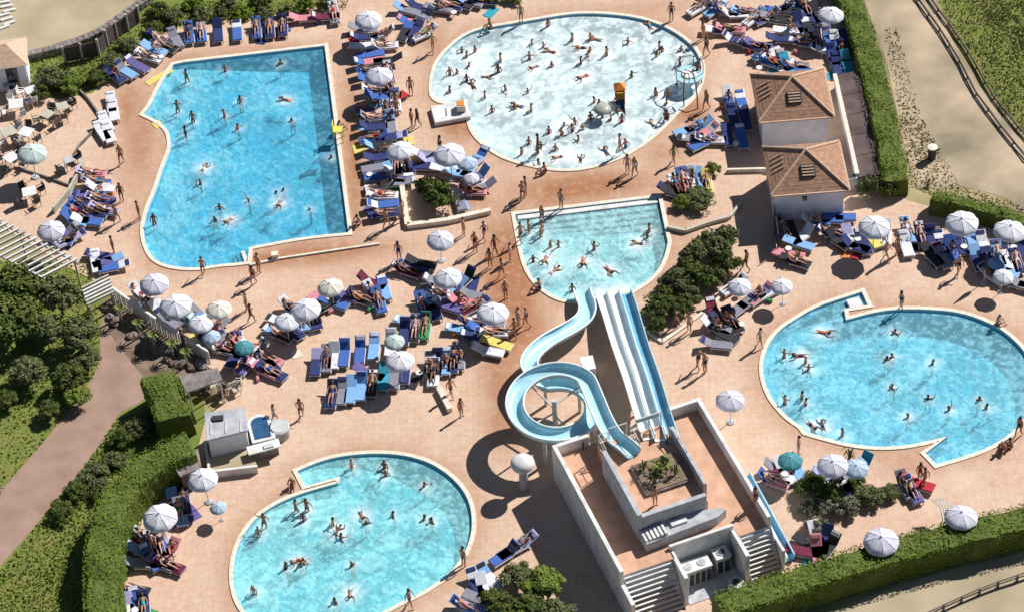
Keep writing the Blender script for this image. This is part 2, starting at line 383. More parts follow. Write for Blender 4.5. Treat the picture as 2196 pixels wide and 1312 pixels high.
def pool(key, name_label, px, dfn, water, zs=-.13, cw=.26, copm='coping', group='swimming pools'):
    o = wpoly(px)
    if area(o) < 0: o = o[::-1]
    c = sum(o, Vector((0, 0))) / len(o)
    root = empty('swimming_pool', (c.x, c.y, 0)); tag(root, name_label, 'pool', group)
    inv = -Vector((c.x, c.y, 0))
    def fix(ob): ob.location = inv; return ob
    df = lambda x, y: max(.12, dfn(x, y))
    fix(sheet('basin_floor', offset(o, .02), 0, M['poolfloor'], step=.8, parent=root, zf=lambda x, y: -df(x, y)))
    n = len(o); V = []; Fc = []
    for i, p in enumerate(o):
        V += [(p.x, p.y, .03), (p.x, p.y, -df(p.x, p.y) - .03)]
    for i in range(n):
        j = (i + 1) % n; Fc.append((2 * i, 2 * i + 1, 2 * j + 1, 2 * j))
    fix(MB().add(V, Fc).obj('basin_wall', M['poolwall'], root))
    q = offset(o, cw); V = []; Fc = []
    for i in range(n):
        V += [(o[i].x, o[i].y, .03), (o[i].x, o[i].y, .06), (q[i].x, q[i].y, .06), (q[i].x, q[i].y, -.05)]
    for i in range(n):
        j = (i + 1) % n
        for k in range(3): Fc.append((4 * i + k, 4 * j + k, 4 * j + k + 1, 4 * i + k + 1))
    fix(MB().add(V, Fc).obj('coping', M[copm], root))
    ws = sheet('water', offset(o, -.012), zs, MW[water], step=.36, parent=root, attr=dict(depth=lambda x, y: min(1, df(x, y) / 1.6)))
    fix(ws)
    POOLS[key] = dict(o=o, hole=offset(o, .1), df=df, root=root, zs=zs, c=c)
    return root
def lerpd(a, b, da, db):
    "depth rising from da at pixel a to db at pixel b"
    A, B = P(*a), P(*b); d = (B - A); l2 = d.x * d.x + d.y * d.y
    return lambda x, y: da + (db - da) * max(0, min(1, ((x - A.x) * d.x + (y - A.y) * d.y) / l2))
pool('rect', 'large blue swimming pool with a straight right side and curved left side', rectpx, lerpd((320, 240), (600, 260), .25, 1.45), 'rect')
pool('wave', 'oval pool filled with almost white foaming water and many bathers', wavepx, lambda x, y: .95, 'wave')
pool('splash', 'small pale pool with steps where the water slides end', splashpx, lerpd((1250, 440), (1300, 520), .35, .95), 'splash')
pool('right', 'oval blue pool with a square notch in its top edge', rightpx, lerpd((1640, 830), (1900, 800), .7, 1.3), 'right')
pool('bottom', 'teardrop shaped pale blue pool with a shallow pointed entry', bottompx, lerpd((640, 1020), (800, 1100), .3, 1.25), 'bottom')
# underwater steps of the splash pool
A_, B_ = P(1105, 461), P(1412, 424)
d_ = (B_ - A_).normalized(); nn_ = Vector((d_.y, -d_.x, 0))
rs = POOLS['splash']['root']
for k in range(5):
    a = A_ + d_ * .12 + nn_ * (.02 + .42 * k); b = B_ - d_ * .12 + nn_ * (.02 + .42 * k)
    z1 = -.04 - .16 * k
    mb = MB(); c = (a + b) / 2; L_ = (b - a).length
    mb.box((0, 0, 0), (L_ - k * .18, .40, .14))
    ob = mb.obj('step', M['white'], rs, bevel=.01); ob.location = Vector((c.x, c.y + 0, z1 - .07)) + nn_ * .2 - Vector((POOLS['splash']['c'].x, POOLS['splash']['c'].y, 0))
    ob.rotation_euler = (0, 0, math.atan2(d_.y, d_.x))
# corner ladder steps of the lagoon pool
cR = POOLS['rect']['c']
for k in range(4):
    q = P(524 - k * 9, 548, 0) - Vector((cR.x, cR.y, 0))
    MB().box((q.x, q.y, -.1 - k * .17), (.24, 1.0, .1), rz=.25).obj('step', M['white'], POOLS['rect']['root'])
# white step inside the notch of the right pool
cr_ = POOLS['right']['c']
q = P(1832, 650, 0) - Vector((cr_.x, cr_.y, 0))
MB().box((q.x, q.y, -.02), (.85, .8, .18), rz=.2).obj('step', M['white'], POOLS['right']['root'], bevel=.02)

# ------------------------------------------------------------------ deck
deckpx = [(-260,130),(50,185),(120,215),(200,200),(235,150),(262,118),(300,88),(350,72),(400,50),(560,40),(640,18),(720,12),(760,-70),(1812,-70),(1832,60),(1858,160),(1900,380),(1945,430),(2000,445),(2196,505),(2600,600),(2600,985),(2196,1090),(1640,1262),(1560,1320),(1540,1420),(258,1420),(240,1240),(262,1150),(300,1070),(350,1005),(425,960),(440,900),(470,860),(440,760),(240,622),(140,570),(-20,472),(-260,380)]
deck = [Vector(p[:2]) for p in (P(a, b) for a, b in deckpx)]
WET = [(1095,620,60,180,1),(1250,400,150,32,.9),(1180,420,70,40,.7),(1130,700,45,60,.8),(1070,800,40,140,.7),(760,330,28,190,.75),(660,545,170,22,.95),(560,110,170,14,.5),(300,300,40,110,.6),(275,230,30,60,.7),
       (1480,240,40,30,.9),(1430,330,60,30,.5),(990,270,50,30,.9),(930,100,40,60,.5),(1450,470,30,60,.5),(1950,1000,60,20,.5),(1080,900,40,60,.7),(1400,20,120,20,.4),(400,130,40,15,.6),(1020,430,60,40,.5),(1620,250,40,60,.3)]
WW = []
for px, py, rx, ry, a in WET:
    c = P(px, py); u = P(px + rx, py); v = P(px, py + ry); WW.append((c.x, c.y, (u - c).length, (v - c).length, a))
def wet(x, y):
    t = 0
    for cx, cy, rx, ry, a in WW:
        r = ((x - cx) / rx) ** 2 + ((y - cy) / ry) ** 2
        if r < 5: t = max(t, min(1, a * 1.35 * math.exp(-r * .8)))
    for pl in POOLS.values():
        if abs(x - pl['c'].x) > 14 or abs(y - pl['c'].y) > 14: continue
        o = pl['hole']; dm = min((a.x - x) ** 2 + (a.y - y) ** 2 for a in o)
        t = max(t, .5 * math.exp(-dm / .8))
    return t
planters = {}
plantpx = dict(big=[(860,398),(905,372),(1010,372),(1052,420),(1050,456),(960,475),(872,490)],)
deck_o = sheet('pool_deck', deck, 0, M['deck'], holes=[p['hole'] for p in POOLS.values()], step=.75, attr=dict(wet=wet)); tag(deck_o, kind='structure')

# terrain round the deck
inner = [(120,250),(330,95),(700,40),(900,-40),(1700,-40),(1790,100),(1850,400),(2196,560),(2450,640),(2450,940),(2196,1050),(1600,1230),(1500,1390),(300,1390),(290,1200),(400,1030),(480,900),(480,780),(250,560)]
hole = [Vector(p[:2]) for p in (P(a, b) for a, b in inner)]
tag(sheet('ground', [Vector((-700, -700)), Vector((700, -700)), Vector((700, 900)), Vector((-700, 900))], -.03, M['drygrass'], holes=[hole]), kind='structure')
def patch(name, px, z, m_, it=1):
    pts = [Vector(q[:2]) for q in (P(p[0], p[1]) for p in chaikin(px, it))]
    return tag(sheet(name, pts, z, M[m_], step=None), kind='structure')
patch('sandy_field', [(-500,260),(60,112),(210,65),(300,5),(420,-300),(-500,-300)], -.022, 'sand')
patch('grass_verge', [(40,120),(200,70),(300,12),(360,-60),(800,-60),(745,30),(640,40),(400,60),(330,90),(230,180),(160,230),(50,210)], -.018, 'grass')
patch('lawn', [(-500,560),(200,560),(250,640),(225,780),(150,880),(0,1060),(-400,1400),(-500,1300)], -.018, 'grass')
patch('lawn', [(330,820),(240,900),(200,960),(0,1215),(-200,1500),(300,1500),(262,1240),(300,1100),(420,980),(450,880),(400,800)], -.014, 'grass')
patch('gravel_path', [(222,660),(262,720),(315,800),(326,836),(308,858),(248,888),(245,915),(150,1040),(60,1145),(0,1212),(-200,1450),(-420,1450),(0,1055),(150,880),(212,790),(214,720)], -.010, 'path')
patch('rockery_bed', [(214,640),(262,640),(450,762),(470,830),(430,860),(400,800),(330,800),(318,822),(270,760),(225,700)], -.006, 'soil')
patch('grass_field', [(1985,-90),(2030,50),(2070,120),(2120,200),(2196,285),(2600,600),(2600,-300),(1985,-300)], -.018, 'grass')
patch('dusty_track', [(1800,-200),(1870,-200),(1985,-60),(2030,70),(2120,215),(2196,310),(2500,600),(2300,620),(2196,440),(2080,400),(2005,405),(1960,400),(1925,250),(1900,120),(1850,0)], -.014, 'track')
patch('sandy_strip', [(1500,1500),(1780,1312),(1900,1262),(2196,1170),(2700,1000),(2700,1500)], -.018, 'sand')

# low kerb below the lagoon pool and paved band edge
def kerb(px, wd, h, m_, label, cat, name='kerb', grp=None):
    pts = PP(px); mb = MB()
    o0 = pts[0]
    for a, b in zip(pts, pts[1:]): mb.wall(a - o0 if 0 else a, b, wd, -.02, h)
    ob = mb.obj(name, M[m_]); tag(ob, label, cat, grp); return ob
kerb([(536,570),(600,556),(700,541),(815,524)], .14, .12, 'coping', 'thin low kerb running below the straight bottom edge of the lagoon pool', 'kerb')
kerb([(862,400),(868,440),(874,489),(960,478),(1052,457)], .32, .35, 'coping', 'cream kerb wall around the round bush between two pools', 'low wall', 'low_wall')
kerb([(165,190),(190,215),(215,250),(205,280),(168,318),(150,350)], .12, .2, 'stone', 'curved dark edging on the left terrace beside the white covers', 'kerb')
kerb([(30,360),(80,375),(150,400)], .1, .16, 'stone', 'thin dark edging between the tables of the left terrace', 'kerb')
kerb([(182,352),(168,385),(150,418),(116,458)], .16, .55, 'palewood', 'pale rail beside the purple and blue loungers of the left terrace', 'rail', 'low_rail')
kerb([(1375,700),(1420,735),(1470,700),(1530,655),(1570,605)], .2, .15, 'coping', 'pale kerb along the lower edge of the tall shrub bed', 'kerb')
kerb([(1430,492),(1470,500),(1520,482),(1565,470),(1590,440)], .18, .3, 'palewood', 'pale bent wall in front of the shrub bed beside the house', 'low wall', 'low_wall')
kerb([(255,1330),(250,1240),(256,1180),(280,1110),(312,1052),(352,1004),(392,974)], .22, 1.1, 'palewood', 'pale garden wall following the inner side of the curved hedge', 'garden wall', 'garden_wall')
kerb([(1560,370),(1640,368),(1650,372)], .15, .3, 'coping', 'short pale kerb at the corner of the upper house', 'kerb')

# ------------------------------------------------------------------ houses on the right
def house(x0, y0, x1, y1, ze, zr, label, vent):
    cx, cy = (x0 + x1) / 2, (y0 + y1) / 2
    R = empty('house', (cx, cy, 0)); tag(R, label, 'house', 'pair of hip roofed houses')
    hx, hy = (x1 - x0) / 2, (y1 - y0) / 2; w = .28
    ww = MB()
    for c, d in (((0, -hy + w + .1, ze / 2), (2 * hx - 2 * w, .2, ze)), ((0, hy - w - .1, ze / 2), (2 * hx - 2 * w, .2, ze))):
        MB().box(c, d).obj('wall', M['plaster'], R)
    for sx in (-1, 1):
        MB().box((sx * (hx - w - .1), 0, ze / 2), (.2, 2 * hy - 2 * w - .41, ze)).obj('wall', M['plaster'], R)
    apex = (0, .1, zr); c = [(-hx, -hy, ze), (hx, -hy, ze), (hx, hy, ze), (-hx, hy, ze)]
    rf = MB(); rf.add(c + [apex], [(0, 1, 4), (1, 2, 4), (2, 3, 4), (3, 0, 4), (3, 2, 1, 0)])
    rf.add([(a, b, ze - .12) for a, b, _ in c] + [(a, b, ze - .002) for a, b, _ in c], [(0, 1, 5, 4), (1, 2, 6, 5), (2, 3, 7, 6), (3, 0, 4, 7), (3, 2, 1, 0)])
    r_ = rf.obj('roof', M['roof'], R)
    # tile courses: thin proud strips following each slope
    tc = MB()
    for a, b in ((0, 1), (1, 2), (2, 3), (3, 0)):
        A = Vector(c[a]); B = Vector(c[b]); T = Vector(apex); n = (B - A).cross(T - A).normalized()
        for k in range(1, 10):
            t = k / 10.5; p = A.lerp(T, t) + n * .012; q = B.lerp(T, t) + n * .012; up = (T - (A + B) / 2).normalized() * .05
            tc.add([p, q, q + up - n * .01, p + up - n * .01, p - n * .02, q - n * .02], [(0, 1, 2, 3), (4, 5, 1, 0)])
    ob = tc.obj('tile_course', M['roof'], r_); ob['kind'] = 'stuff'
    for p in c:
        a = Vector(p); b = Vector(apex); mb = MB(); mb.tube([a + Vector((0, 0, .03)), b + Vector((0, 0, .03))], .085, 6); mb.obj('ridge_cap', M['ridge'], r_)
    # louvred vent on the slope that faces the pools
    A = Vector(c[0]); B = Vector(c[1]); T = Vector(apex); n = (B - A).cross(T - A).normalized(); mid = (A + B) / 2; up = (T - mid).normalized()
    fr = MB()
    ang = Matrix((Vector((1, 0, 0)), up, n)).transposed()
    ctr = mid.lerp(T, vent) + n * .05
    v = fr.box(ctr, (.95, .8, .08), M=ang).obj('vent', M['dark'], R)
    for k in range(4):
        MB().box(ctr + up * (-.3 + .2 * k) + n * .07, (.8, .09, .05), M=ang).obj('louvre', M['ridge'], v)
    A2 = Vector(c[3]); B2 = Vector(c[0]); n2 = (B2 - A2).cross(T - A2).normalized(); mid2 = (A2 + B2) / 2; up2 = (T - mid2).normalized()
    M2 = Matrix(((B2 - A2).normalized(), up2, n2)).transposed()
    for k in range(4):
        MB().box(mid2.lerp(T, .3) + n2 * .05 + (B2 - A2).normalized() * (-.75 + .42 * k), (.08, .85, .06), M=M2).obj('vent_strip', M['ridge'], R)
    # gutter + door
    MB().box((0, -hy - .05, ze - .06), (2 * hx + .1, .1, .1)).obj('gutter', M['ridge'], R)
    MB().box((hx + .05, 0, ze - .06), (.1, 2 * hy - .02, .1)).obj('gutter', M['ridge'], R)
    d = MB().box((-hx + w - .03, 1.1, 1.0), (.06, .8, 2.0)).obj('door', M['greypl'], R)
    MB().box((-hx + w - .09, .8, 1.0), (.06, .05, .12)).obj('handle', M['dark'], d)
    wn = MB().box((-hx + w - .03, -.5, 1.5), (.06, 1.0, .7)).obj('window', M['glass'], R)
    MB().box((-hx + w - .07, -.5, 1.12), (.1, 1.15, .06)).obj('sill', M['white'], wn)
    return R
house(17.15, 12.6, 22.1, 17.45, 2.6, 4.1, 'upper small white house with brown hip roof beside the long hedge', .5)
h2 = house(17.05, 5.45, 22.05, 10.1, 2.6, 4.1, 'lower small white house with brown hip roof above the parasols', .5)
MB().box((-.35, -2.42, 2.2), (.3, .2, .25)).obj('lamp', M['wood'], h2)
# flat brown annex between houses and hedge
f0, f1 = 22.42, 25.3
R = empty('flat_roofed_annex', (23.8, 11.2, 0)); tag(R, 'long brown flat roofed annex between the two houses and the hedge', 'annex')
hp = [P(1790, 168, .9), P(1856, 152, .9), P(1902, 372, .9), P(1838, 382, .9)]
hl = [Vector((p.x - 23.8, p.y - 11.2)) for p in hp]
MB().prism(hl, 0, .85).obj('wall', M['plaster'], R)
MB().prism(offset(hl, .1), .853, 1.0).obj('roof', M['flatroof'], R)
mb = MB(); mb.wall(hl[0], hl[3], .26, 1.004, 1.3); mb.obj('parapet', M['coping'], R)
for k in range(1, 5):
    a = hl[0].lerp(hl[3], k / 5); b = hl[1].lerp(hl[2], k / 5); mb = MB(); mb.wall(a, b, .05, 1.003, 1.03); mb.obj('seam', M['flatroof'], R)
# link wall in the shade between both houses, west side
p = P(1826, 378, 1.1)
R = empty('cooling_unit', (p.x, p.y, 0)); tag(R, 'small white cooling unit standing at the corner of the lower house', 'cooling unit')
MB().box((0, 0, .55), (.75, .5, 1.1)).obj('casing', M['acmetal'], R, bevel=.02)
MB().box((0, 0, 1.115), (.5, .38, .03)).obj('grille', M['dark'], R)
# dark tall windbreak west of the lower house
a, b = P(1660, 480), P(1676, 590)
R = empty('fabric_screen', (a.x, a.y, 0)); tag(R, 'tall narrow black fabric screen at the corner of the lower house', 'screen')
d = b - a
mb = MB(); mb.wall((0, 0), (d.x * .55, d.y * .55), .05, .1, 1.5); mb.obj('panel', M['cushion'], R)
for t in (0, .57): MB().tube([(d.x * t, d.y * t, 0), (d.x * t, d.y * t, 1.7)], .035, 6).obj('post', M['dark'], R)

# ------------------------------------------------------------------ slide tower
TA = math.radians(17.676); TO = Vector((1.708, -14.818, 0))
U_ = Vector((math.cos(TA), math.sin(TA), 0)); V_ = Vector((math.sin(TA), -math.cos(TA), 0))
T = empty('slide_tower', (TO.x, TO.y, 0), TA)      # local x = u, local y = -v
tag(T, 'terracotta floored concrete platform with white parapets at the head of the water slides', 'slide tower')
def tb(name, u0, u1, v0, v1, z0, z1, m_, par=None, bev=0):
    o = MB().box(((u0 + u1) / 2, -(v0 + v1) / 2, (z0 + z1) / 2), (u1 - u0, v1 - v0, z1 - z0)).obj(name, M[m_], par or T, bevel=bev); return o
ZF, ZP = 2.3, 3.1
tb('platform', .2, 3.35, .2, 10.0, 0, ZF, 'plaster'); tb('platform', 3.352, 7.35, .2, 9.2, 0, ZF, 'plaster'); tb('platform', 7.352, 9.35, .2, 10.0, 0, ZF, 'plaster')
tb('floor', .2, 3.4, .2, 10.0, ZF + .002, ZF + .05, 'terr'); tb('floor', 3.402, 7.3, .2, 9.2, ZF + .002, ZF + .05, 'terr'); tb('floor', 7.302, 9.35, .2, 10.0, ZF + .002, ZF + .05, 'terr')
tb('parapet', -.05, .2, -.05, 10.3, 0, ZP, 'white', bev=.02)
tb('parapet', .202, 2.2, -.05, .198, 0, ZP, 'white', bev=.02); tb('parapet', 7.3, 9.1, -.05, .198, 0, ZP, 'white', bev=.02)
tb('parapet', 9.102, 9.35, -.05, 9.95, ZF + .06, ZP, 'white', bev=.02)
tb('parapet', 3.352, 7.3, 9.2, 9.4, 0, ZF + .35, 'white', bev=.02)
# equipment bay side walls
tb('bay_wall', 3.3, 3.55, 9.42, 11.6, 0, 2.35, 'white', bev=.02); tb('bay_wall', 7.1, 7.35, 9.42, 11.5, 0, 2.35, 'white', bev=.02)
tb('bay_floor', 3.56, 7.09, 9.42, 11.7, -.02, .04, 'greypl')
tb('parapet', -.05, .2, 10.32, 11.9, 0, 2.0, 'white', bev=.02)
tb('parapet', 9.36, 9.55, 9.5, 11.5, 0, 1.7, 'white', bev=.02)
def stairs(u0, u1, v0, n, run, z0, up=None):
    for k in range(n):
        z1 = z0 - (k + .3) * z0 / n
        tb('step', u0 + .05, u1 - .05, v0 + k * run, v0 + k * run + run * .62, z1 - .05, z1, 'white', bev=.008)
    for u in (u0 + .025, u1 - .025):
        mb = MB(); L_ = n * run; mb.box((u, -(v0 + L_ / 2), z0 / 2 - .02), (.05, math.hypot(L_, z0), .2), M=Matrix.Rotation(math.atan2(z0, L_), 3, 'X')); mb.obj('stringer', M['greypl'], T)
stairs(.25, 3.26, 10.03, 10, .18, 2.25)
stairs(7.4, 9.32, 10.03, 10, .16, 2.25)
# upper block with launch deck
tb('launch_block', 2.05, 2.35, 2.6, 7.9, ZF + .052, 4.35, 'greypl', bev=.02)
tb('launch_block', 2.352, 6.3, 7.62, 7.9, ZF + .052, 4.1, 'greypl', bev=.02)
tb('launch_block', 6.5, 6.72, 2.2, 7.0, ZF + .052, 4.05, 'greypl', bev=.02)
tb('launch_floor', 2.352, 6.498, 1.2, 7.618, ZF + .052, 3.3, 'terr')
tb('planter_box', 3.4, 6.1, 3.6, 6.0, 3.302, 3.5, 'stone'); tb('soil', 3.5, 6.0, 3.7, 5.9, 3.502, 3.56, 'soil')
R2_ = random.Random(12)
for k in range(16):
    o = MB().sphere((0, 0, 0), 1, 7, 4, -.5).obj('rock', M['rock' if k % 2 else 'stone'], T); o.location = (R2_.uniform(3.7, 5.8), -R2_.uniform(3.9, 5.7), 3.6); z_ = R2_.uniform(.1, .24); o.scale = (z_, z_ * .8, z_ * .6)
# side stair and ramp along the front of the block
rp = MB(); rp.prism([(2.1, -7.902), (5.9, -7.902), (6.9, -8.1), (7.3, -8.4), (6.6, -8.75), (2.1, -9.0)], ZF + .052, 3.05); rp.obj('ramp', M['greypl'], T, bevel=.03)
for k in range(6):
    tb('ramp_step', 2.15 + .24 * k, 2.29 + .24 * k, 8.05, 8.85, 3.052, 3.12 + .03 * k, 'white')
tb('ramp_panel', 3.9, 4.9, 8.0, 8.45, 3.052, 3.2, 'white', bev=.03)
# single dark post on the left of the platform, carrying no roof
tb('dark_post', 1.72, 1.8, .3, .38, ZF + .05, 3.0, 'dark'); 
# railings at launch
def rail(pts, name, parent, z=.0, h=.9, m_='acmetal'):
    mb = MB()
    for a, b in zip(pts, pts[1:]):
        mb.tube([(a[0], a[1], a[2] + h), (b[0], b[1], b[2] + h)], .03, 6); mb.tube([(a[0], a[1], a[2] + h * .5), (b[0], b[1], b[2] + h * .5)], .02, 6)
    for a in pts: mb.tube([(a[0], a[1], a[2]), (a[0], a[1], a[2] + h)], .03, 6)
    return mb.obj(name, M[m_], parent)
rail([(2.4, -2.4, 3.3), (2.4, -1.25, 3.3), (3.0, -1.25, 3.3)], 'railing', T); rail([(4.4, -1.25, 3.3), (4.4, -2.6, 3.3)], 'railing', T); rail([(6.4, -2.3, 3.3), (6.6, -3.2, 3.3), (6.6, -4.4, 3.3)], 'railing', T)
rail([(9.2, -.4 - k * 1.0, ZF) for k in range(3)], 'railing', T, h=.7)

def Tw(u, v, z): return Vector(TO) + U_ * u + V_ * v + Vector((0, 0, z))
def channel(path, wd, h, name, label, mi, mo, grp='water slides', lanes=1, up=None, n=60, smooth=True):
    "an open half pipe swept along a path (world points)"
    pts = resample(path, n); root = empty(name, (pts[0].x, pts[0].y, 0)); tag(root, label, 'water slide', grp)
    off = Vector((pts[0].x, pts[0].y, 0))
    prof = []
    if lanes == 1:
        for k in range(9):
            a = math.pi * k / 8; prof.append((-math.cos(a) * wd / 2, h * (1 - math.sin(a) ** .7)))
    def sweep(prof, nm, mt, th=.05):
        V = []; Fc = []; k = len(prof)
        full = prof + [(x * 1.0 + (th if x > 0 else -th) * (abs(x) > wd * .3), z - th) for x, z in prof[::-1]]
        kk = len(full)
        for i, p in enumerate(pts):
            t = (pts[min(i + 1, n - 1)] - pts[max(i - 1, 0)]); t.z = 0; t.normalize(); s = Vector((t.y, -t.x, 0))
            for x, z in full: V.append(p + s * x + Vector((0, 0, z)) - off)
        for i in range(n - 1):
            for j in range(kk):
                Fc.append((i * kk + j, i * kk + (j + 1) % kk, (i + 1) * kk + (j + 1) % kk, (i + 1) * kk + j))
        mb = MB().add(V, Fc); return mb.obj(nm, M[mt], root, smooth=smooth)
    return root, pts, off, sweep, prof
# spiral slide
cc = P(1193, 933); RX = 2.35
path = [Tw(3.9, 2.9, 3.35), Tw(3.75, 2.2, 3.33), Tw(3.2, .9, 3.25)]
a0 = math.radians(28); a1 = math.radians(28 + 360 + 70); N_ = 60
ring = []
for i in range(N_ + 1):
    a = a0 + (a1 - a0) * i / N_; ring.append(Vector((cc.x + RX * math.cos(a), cc.y + RX * math.sin(a), 3.1 - 1.45 * i / N_)))
path += ring
ex = [(1150, 812, 1.5), (1132, 790, 1.38), (1142, 765, 1.25), (1178, 735, 1.1), (1225, 712, .92), (1256, 690, .75), (1262, 665, .6), (1252, 645, .42), (1248, 625, .2)]
tail = [P(a, b, z) for a, b, z in ex]
path2 = path + [Vector(q) for q in tail]
pth = path2
for _ in range(2):
    o_ = [pth[0]]
    for a, b in zip(pth, pth[1:]): o_ += [a.lerp(b, .25), a.lerp(b, .75)]
    pth = o_ + [pth[-1]]
root, pts, off, sweep, prof = channel(pth, .98, .42, 'spiral_slide', 'pale blue open water slide that curls once round before the splash pool', 'slidew', 'slideb', n=190)
sweep(prof, 'trough', 'slidel')
V = []; 
for sgn in (-1, 1):
    rim = []
    for i, p in enumerate(pts):
        t = (pts[min(i + 1, len(pts) - 1)] - pts[max(i - 1, 0)]); t.z = 0; t.normalize(); s = Vector((t.y, -t.x, 0)); rim.append(p + s * sgn * .52 + Vector((0, 0, .42)) - off)
    MB().tube(rim[::2], .06, 6).obj('rim', M['slidew'], root, smooth=True)
for i in range(6, len(pts) - 4, 11):
    t = pts[i + 1] - pts[i - 1]; t.z = 0; t.normalize(); sd_ = Vector((t.y, -t.x, 0))
    MB().tube([pts[i] - off + sd_ * x * 1.09 + Vector((0, 0, z - .07)) for x, z in prof], .035, 5).obj('joint_flange', M['acmetal'], root)
for i in (14, 40, 62, 84, 106, 130, 150):
    p = pts[i] - off; s_ = MB().tube([(p.x, p.y, 0), (p.x, p.y, p.z - .06)], .11, 8).obj('support_post', M['acmetal'], root)
q = cc - off; MB().tube([(q.x, q.y, 0), (q.x, q.y, 3.1)], .16, 10).obj('central_column', M['acmetal'], root)
for a in (.6, 2.2, 3.8, 5.2):
    e = Vector((math.cos(a) * RX, math.sin(a) * RX, 0)); zz = 3.1 - 1.45 * ((a - a0) / (a1 - a0)) - .1
    MB().tube([(q.x, q.y, zz - .35), (q.x + e.x, q.y + e.y, zz)], .06, 6).obj('bracket', M['acmetal'], root)
# straight twin slide; blue of the side lane paints the shade of its wall
def straight(px_top, px_bot, zt, zb, wd, name, label, m_, wallm, n=26, side=.3):
    a = P(*px_top, zt); b = P(*px_bot, zb); path = []
    for i in range(n):
        t = i / (n - 1); z = zt + (zb - zt) * (t + .10 * math.sin(t * math.pi * 4) * .35)
        q = a.lerp(b, t); path.append(Vector((q.x, q.y, z)))
    root, pts, off, sweep, prof = channel(path, wd, side, name, label, m_, wallm, n=n)
    flat = [(-wd / 2, side), (-wd / 2 + .04, .03), (-wd / 2 + .2, 0), (wd / 2 - .2, 0), (wd / 2 - .04, .03), (wd / 2, side)]
    sweep(flat, 'trough', m_)
    for sg in (-1, 1):
        rim = []
        for i, p in enumerate(pts):
            t = (pts[min(i + 1, n - 1)] - pts[max(i - 1, 0)]); t.z = 0; t.normalize(); s = Vector((t.y, -t.x, 0)); rim.append(p + s * sg * (wd / 2 + .015) + Vector((0, 0, side)) - off)
        MB().tube(rim, .045, 6).obj('rim', M[wallm], root, smooth=True)
    for i in range(2, n - 1, 3):
        t = pts[i + 1 if i < n - 1 else i] - pts[i - 1]; t.z = 0; t.normalize(); sd_ = Vector((t.y, -t.x, 0))
        MB().tube([pts[i] - off + sd_ * x * 1.05 + Vector((0, 0, z + (-.04 if z < .1 else .0))) for x, z in flat], .028, 5).obj('joint_flange', M['acmetal'], root)
    for i in range(3, n - 3, 6):
        p = pts[i] - off
        MB().box((p.x, p.y, (p.z - .1) / 2), (.14, .14, max(.1, p.z - .1))).obj('support_post', M['acmetal'], root)
    return root
straight((1391, 942), (1289, 632), 3.35, .25, .74, 'straight_slide', 'left white lane of the straight water slides', 'slidew', 'slidew')
straight((1417, 945), (1314, 630), 3.35, .25, .74, 'straight_slide', 'middle white lane of the straight water slides', 'slidew', 'slidew')
straight((1443, 950), (1340, 630), 3.35, .25, .74, 'straight_slide', 'right lane of the straight water slides painted blue for its shaded wall', 'slideb', 'slidel', side=.42)
# blue twin channel lying along the right flank of the tower
a, b = P(1598, 1015, .7), P(1698, 1200, .25)
straight((1600, 1020), (1697, 1200), .75, .2, .42, 'side_slide', 'right half of the pale blue twin chute lying beside the tower', 'slideb', 'slidel')
straight((1586, 1024), (1682, 1206), .75, .2, .40, 'side_slide', 'left half of the pale blue twin chute lying beside the tower', 'slidel', 'slidew')
for u0, u1 in ((3.05, 4.15), (4.75, 5.55), (5.56, 6.3)):
    g = MB()
    g.tube([(u0, -1.32, 3.3), (u0, -1.32, 4.55), (u1, -1.32, 4.55), (u1, -1.32, 3.3)], .045, 6).obj('start_gate', M['acmetal'], T)
tb('gate_sign', 4.8, 6.25, 1.22, 1.27, 4.15, 4.5, 'slidel')
for u in (2.6, 6.3):
    for v in (1.3, 1.8): tb('launch_post', u - .08, u + .08, v - .08, v + .08, ZF + .052, 3.298, 'greypl')
# agave on the tower
def agave(p, n, L_, label, matn='leafy', name='agave_plant', h=.6, grp=None):
    r = random.Random(int(p.x * 100)); R = empty(name, p); tag(R, label, 'plant', grp)
    base = None
    for k in range(n):
        a = 2 * math.pi * k / n + r.uniform(-.2, .2); l = L_ * r.uniform(.75, 1.1); e = r.uniform(.5, 1.2)
        d = Vector((math.cos(a), math.sin(a), 0)); s = Vector((-d.y, d.x, 0)) * l * .09
        m1 = d * l * .45 + Vector((0, 0, h * e)); t = d * l + Vector((0, 0, h * e * .45))
        MB().add([(-s * .6), (s * .6), m1 + s, m1 - s, t, m1 + Vector((0, 0, -.03))], [(0, 1, 2, 3), (3, 2, 4), (1, 0, 5), (5, 2, 1), (0, 3, 5), (5, 3, 4), (2, 5, 4)]).obj('leaf', M[matn], R)
    MB().tube([(0, 0, 0), (0, 0, h * .5)], .06, 6).obj('stem', M['bark'], R)
    return R
agave(Tw(5.0, 4.6, 3.63), 14, .95, 'green agave in the planter box on top of the slide tower')
agave(Tw(5.5, 5.3, 3.58), 11, .5, 'dark spiky plant at the right corner of the tower planter box', 'leafd')
agave(Tw(4.0, 4.2, 3.58), 11, .55, 'dark spiky plant at the far left corner of the tower planter box', 'leafo')
agave(Tw(4.2, 5.4, 3.63), 9, .5, 'small dark agave at the front corner of the tower planter box', 'leafd')
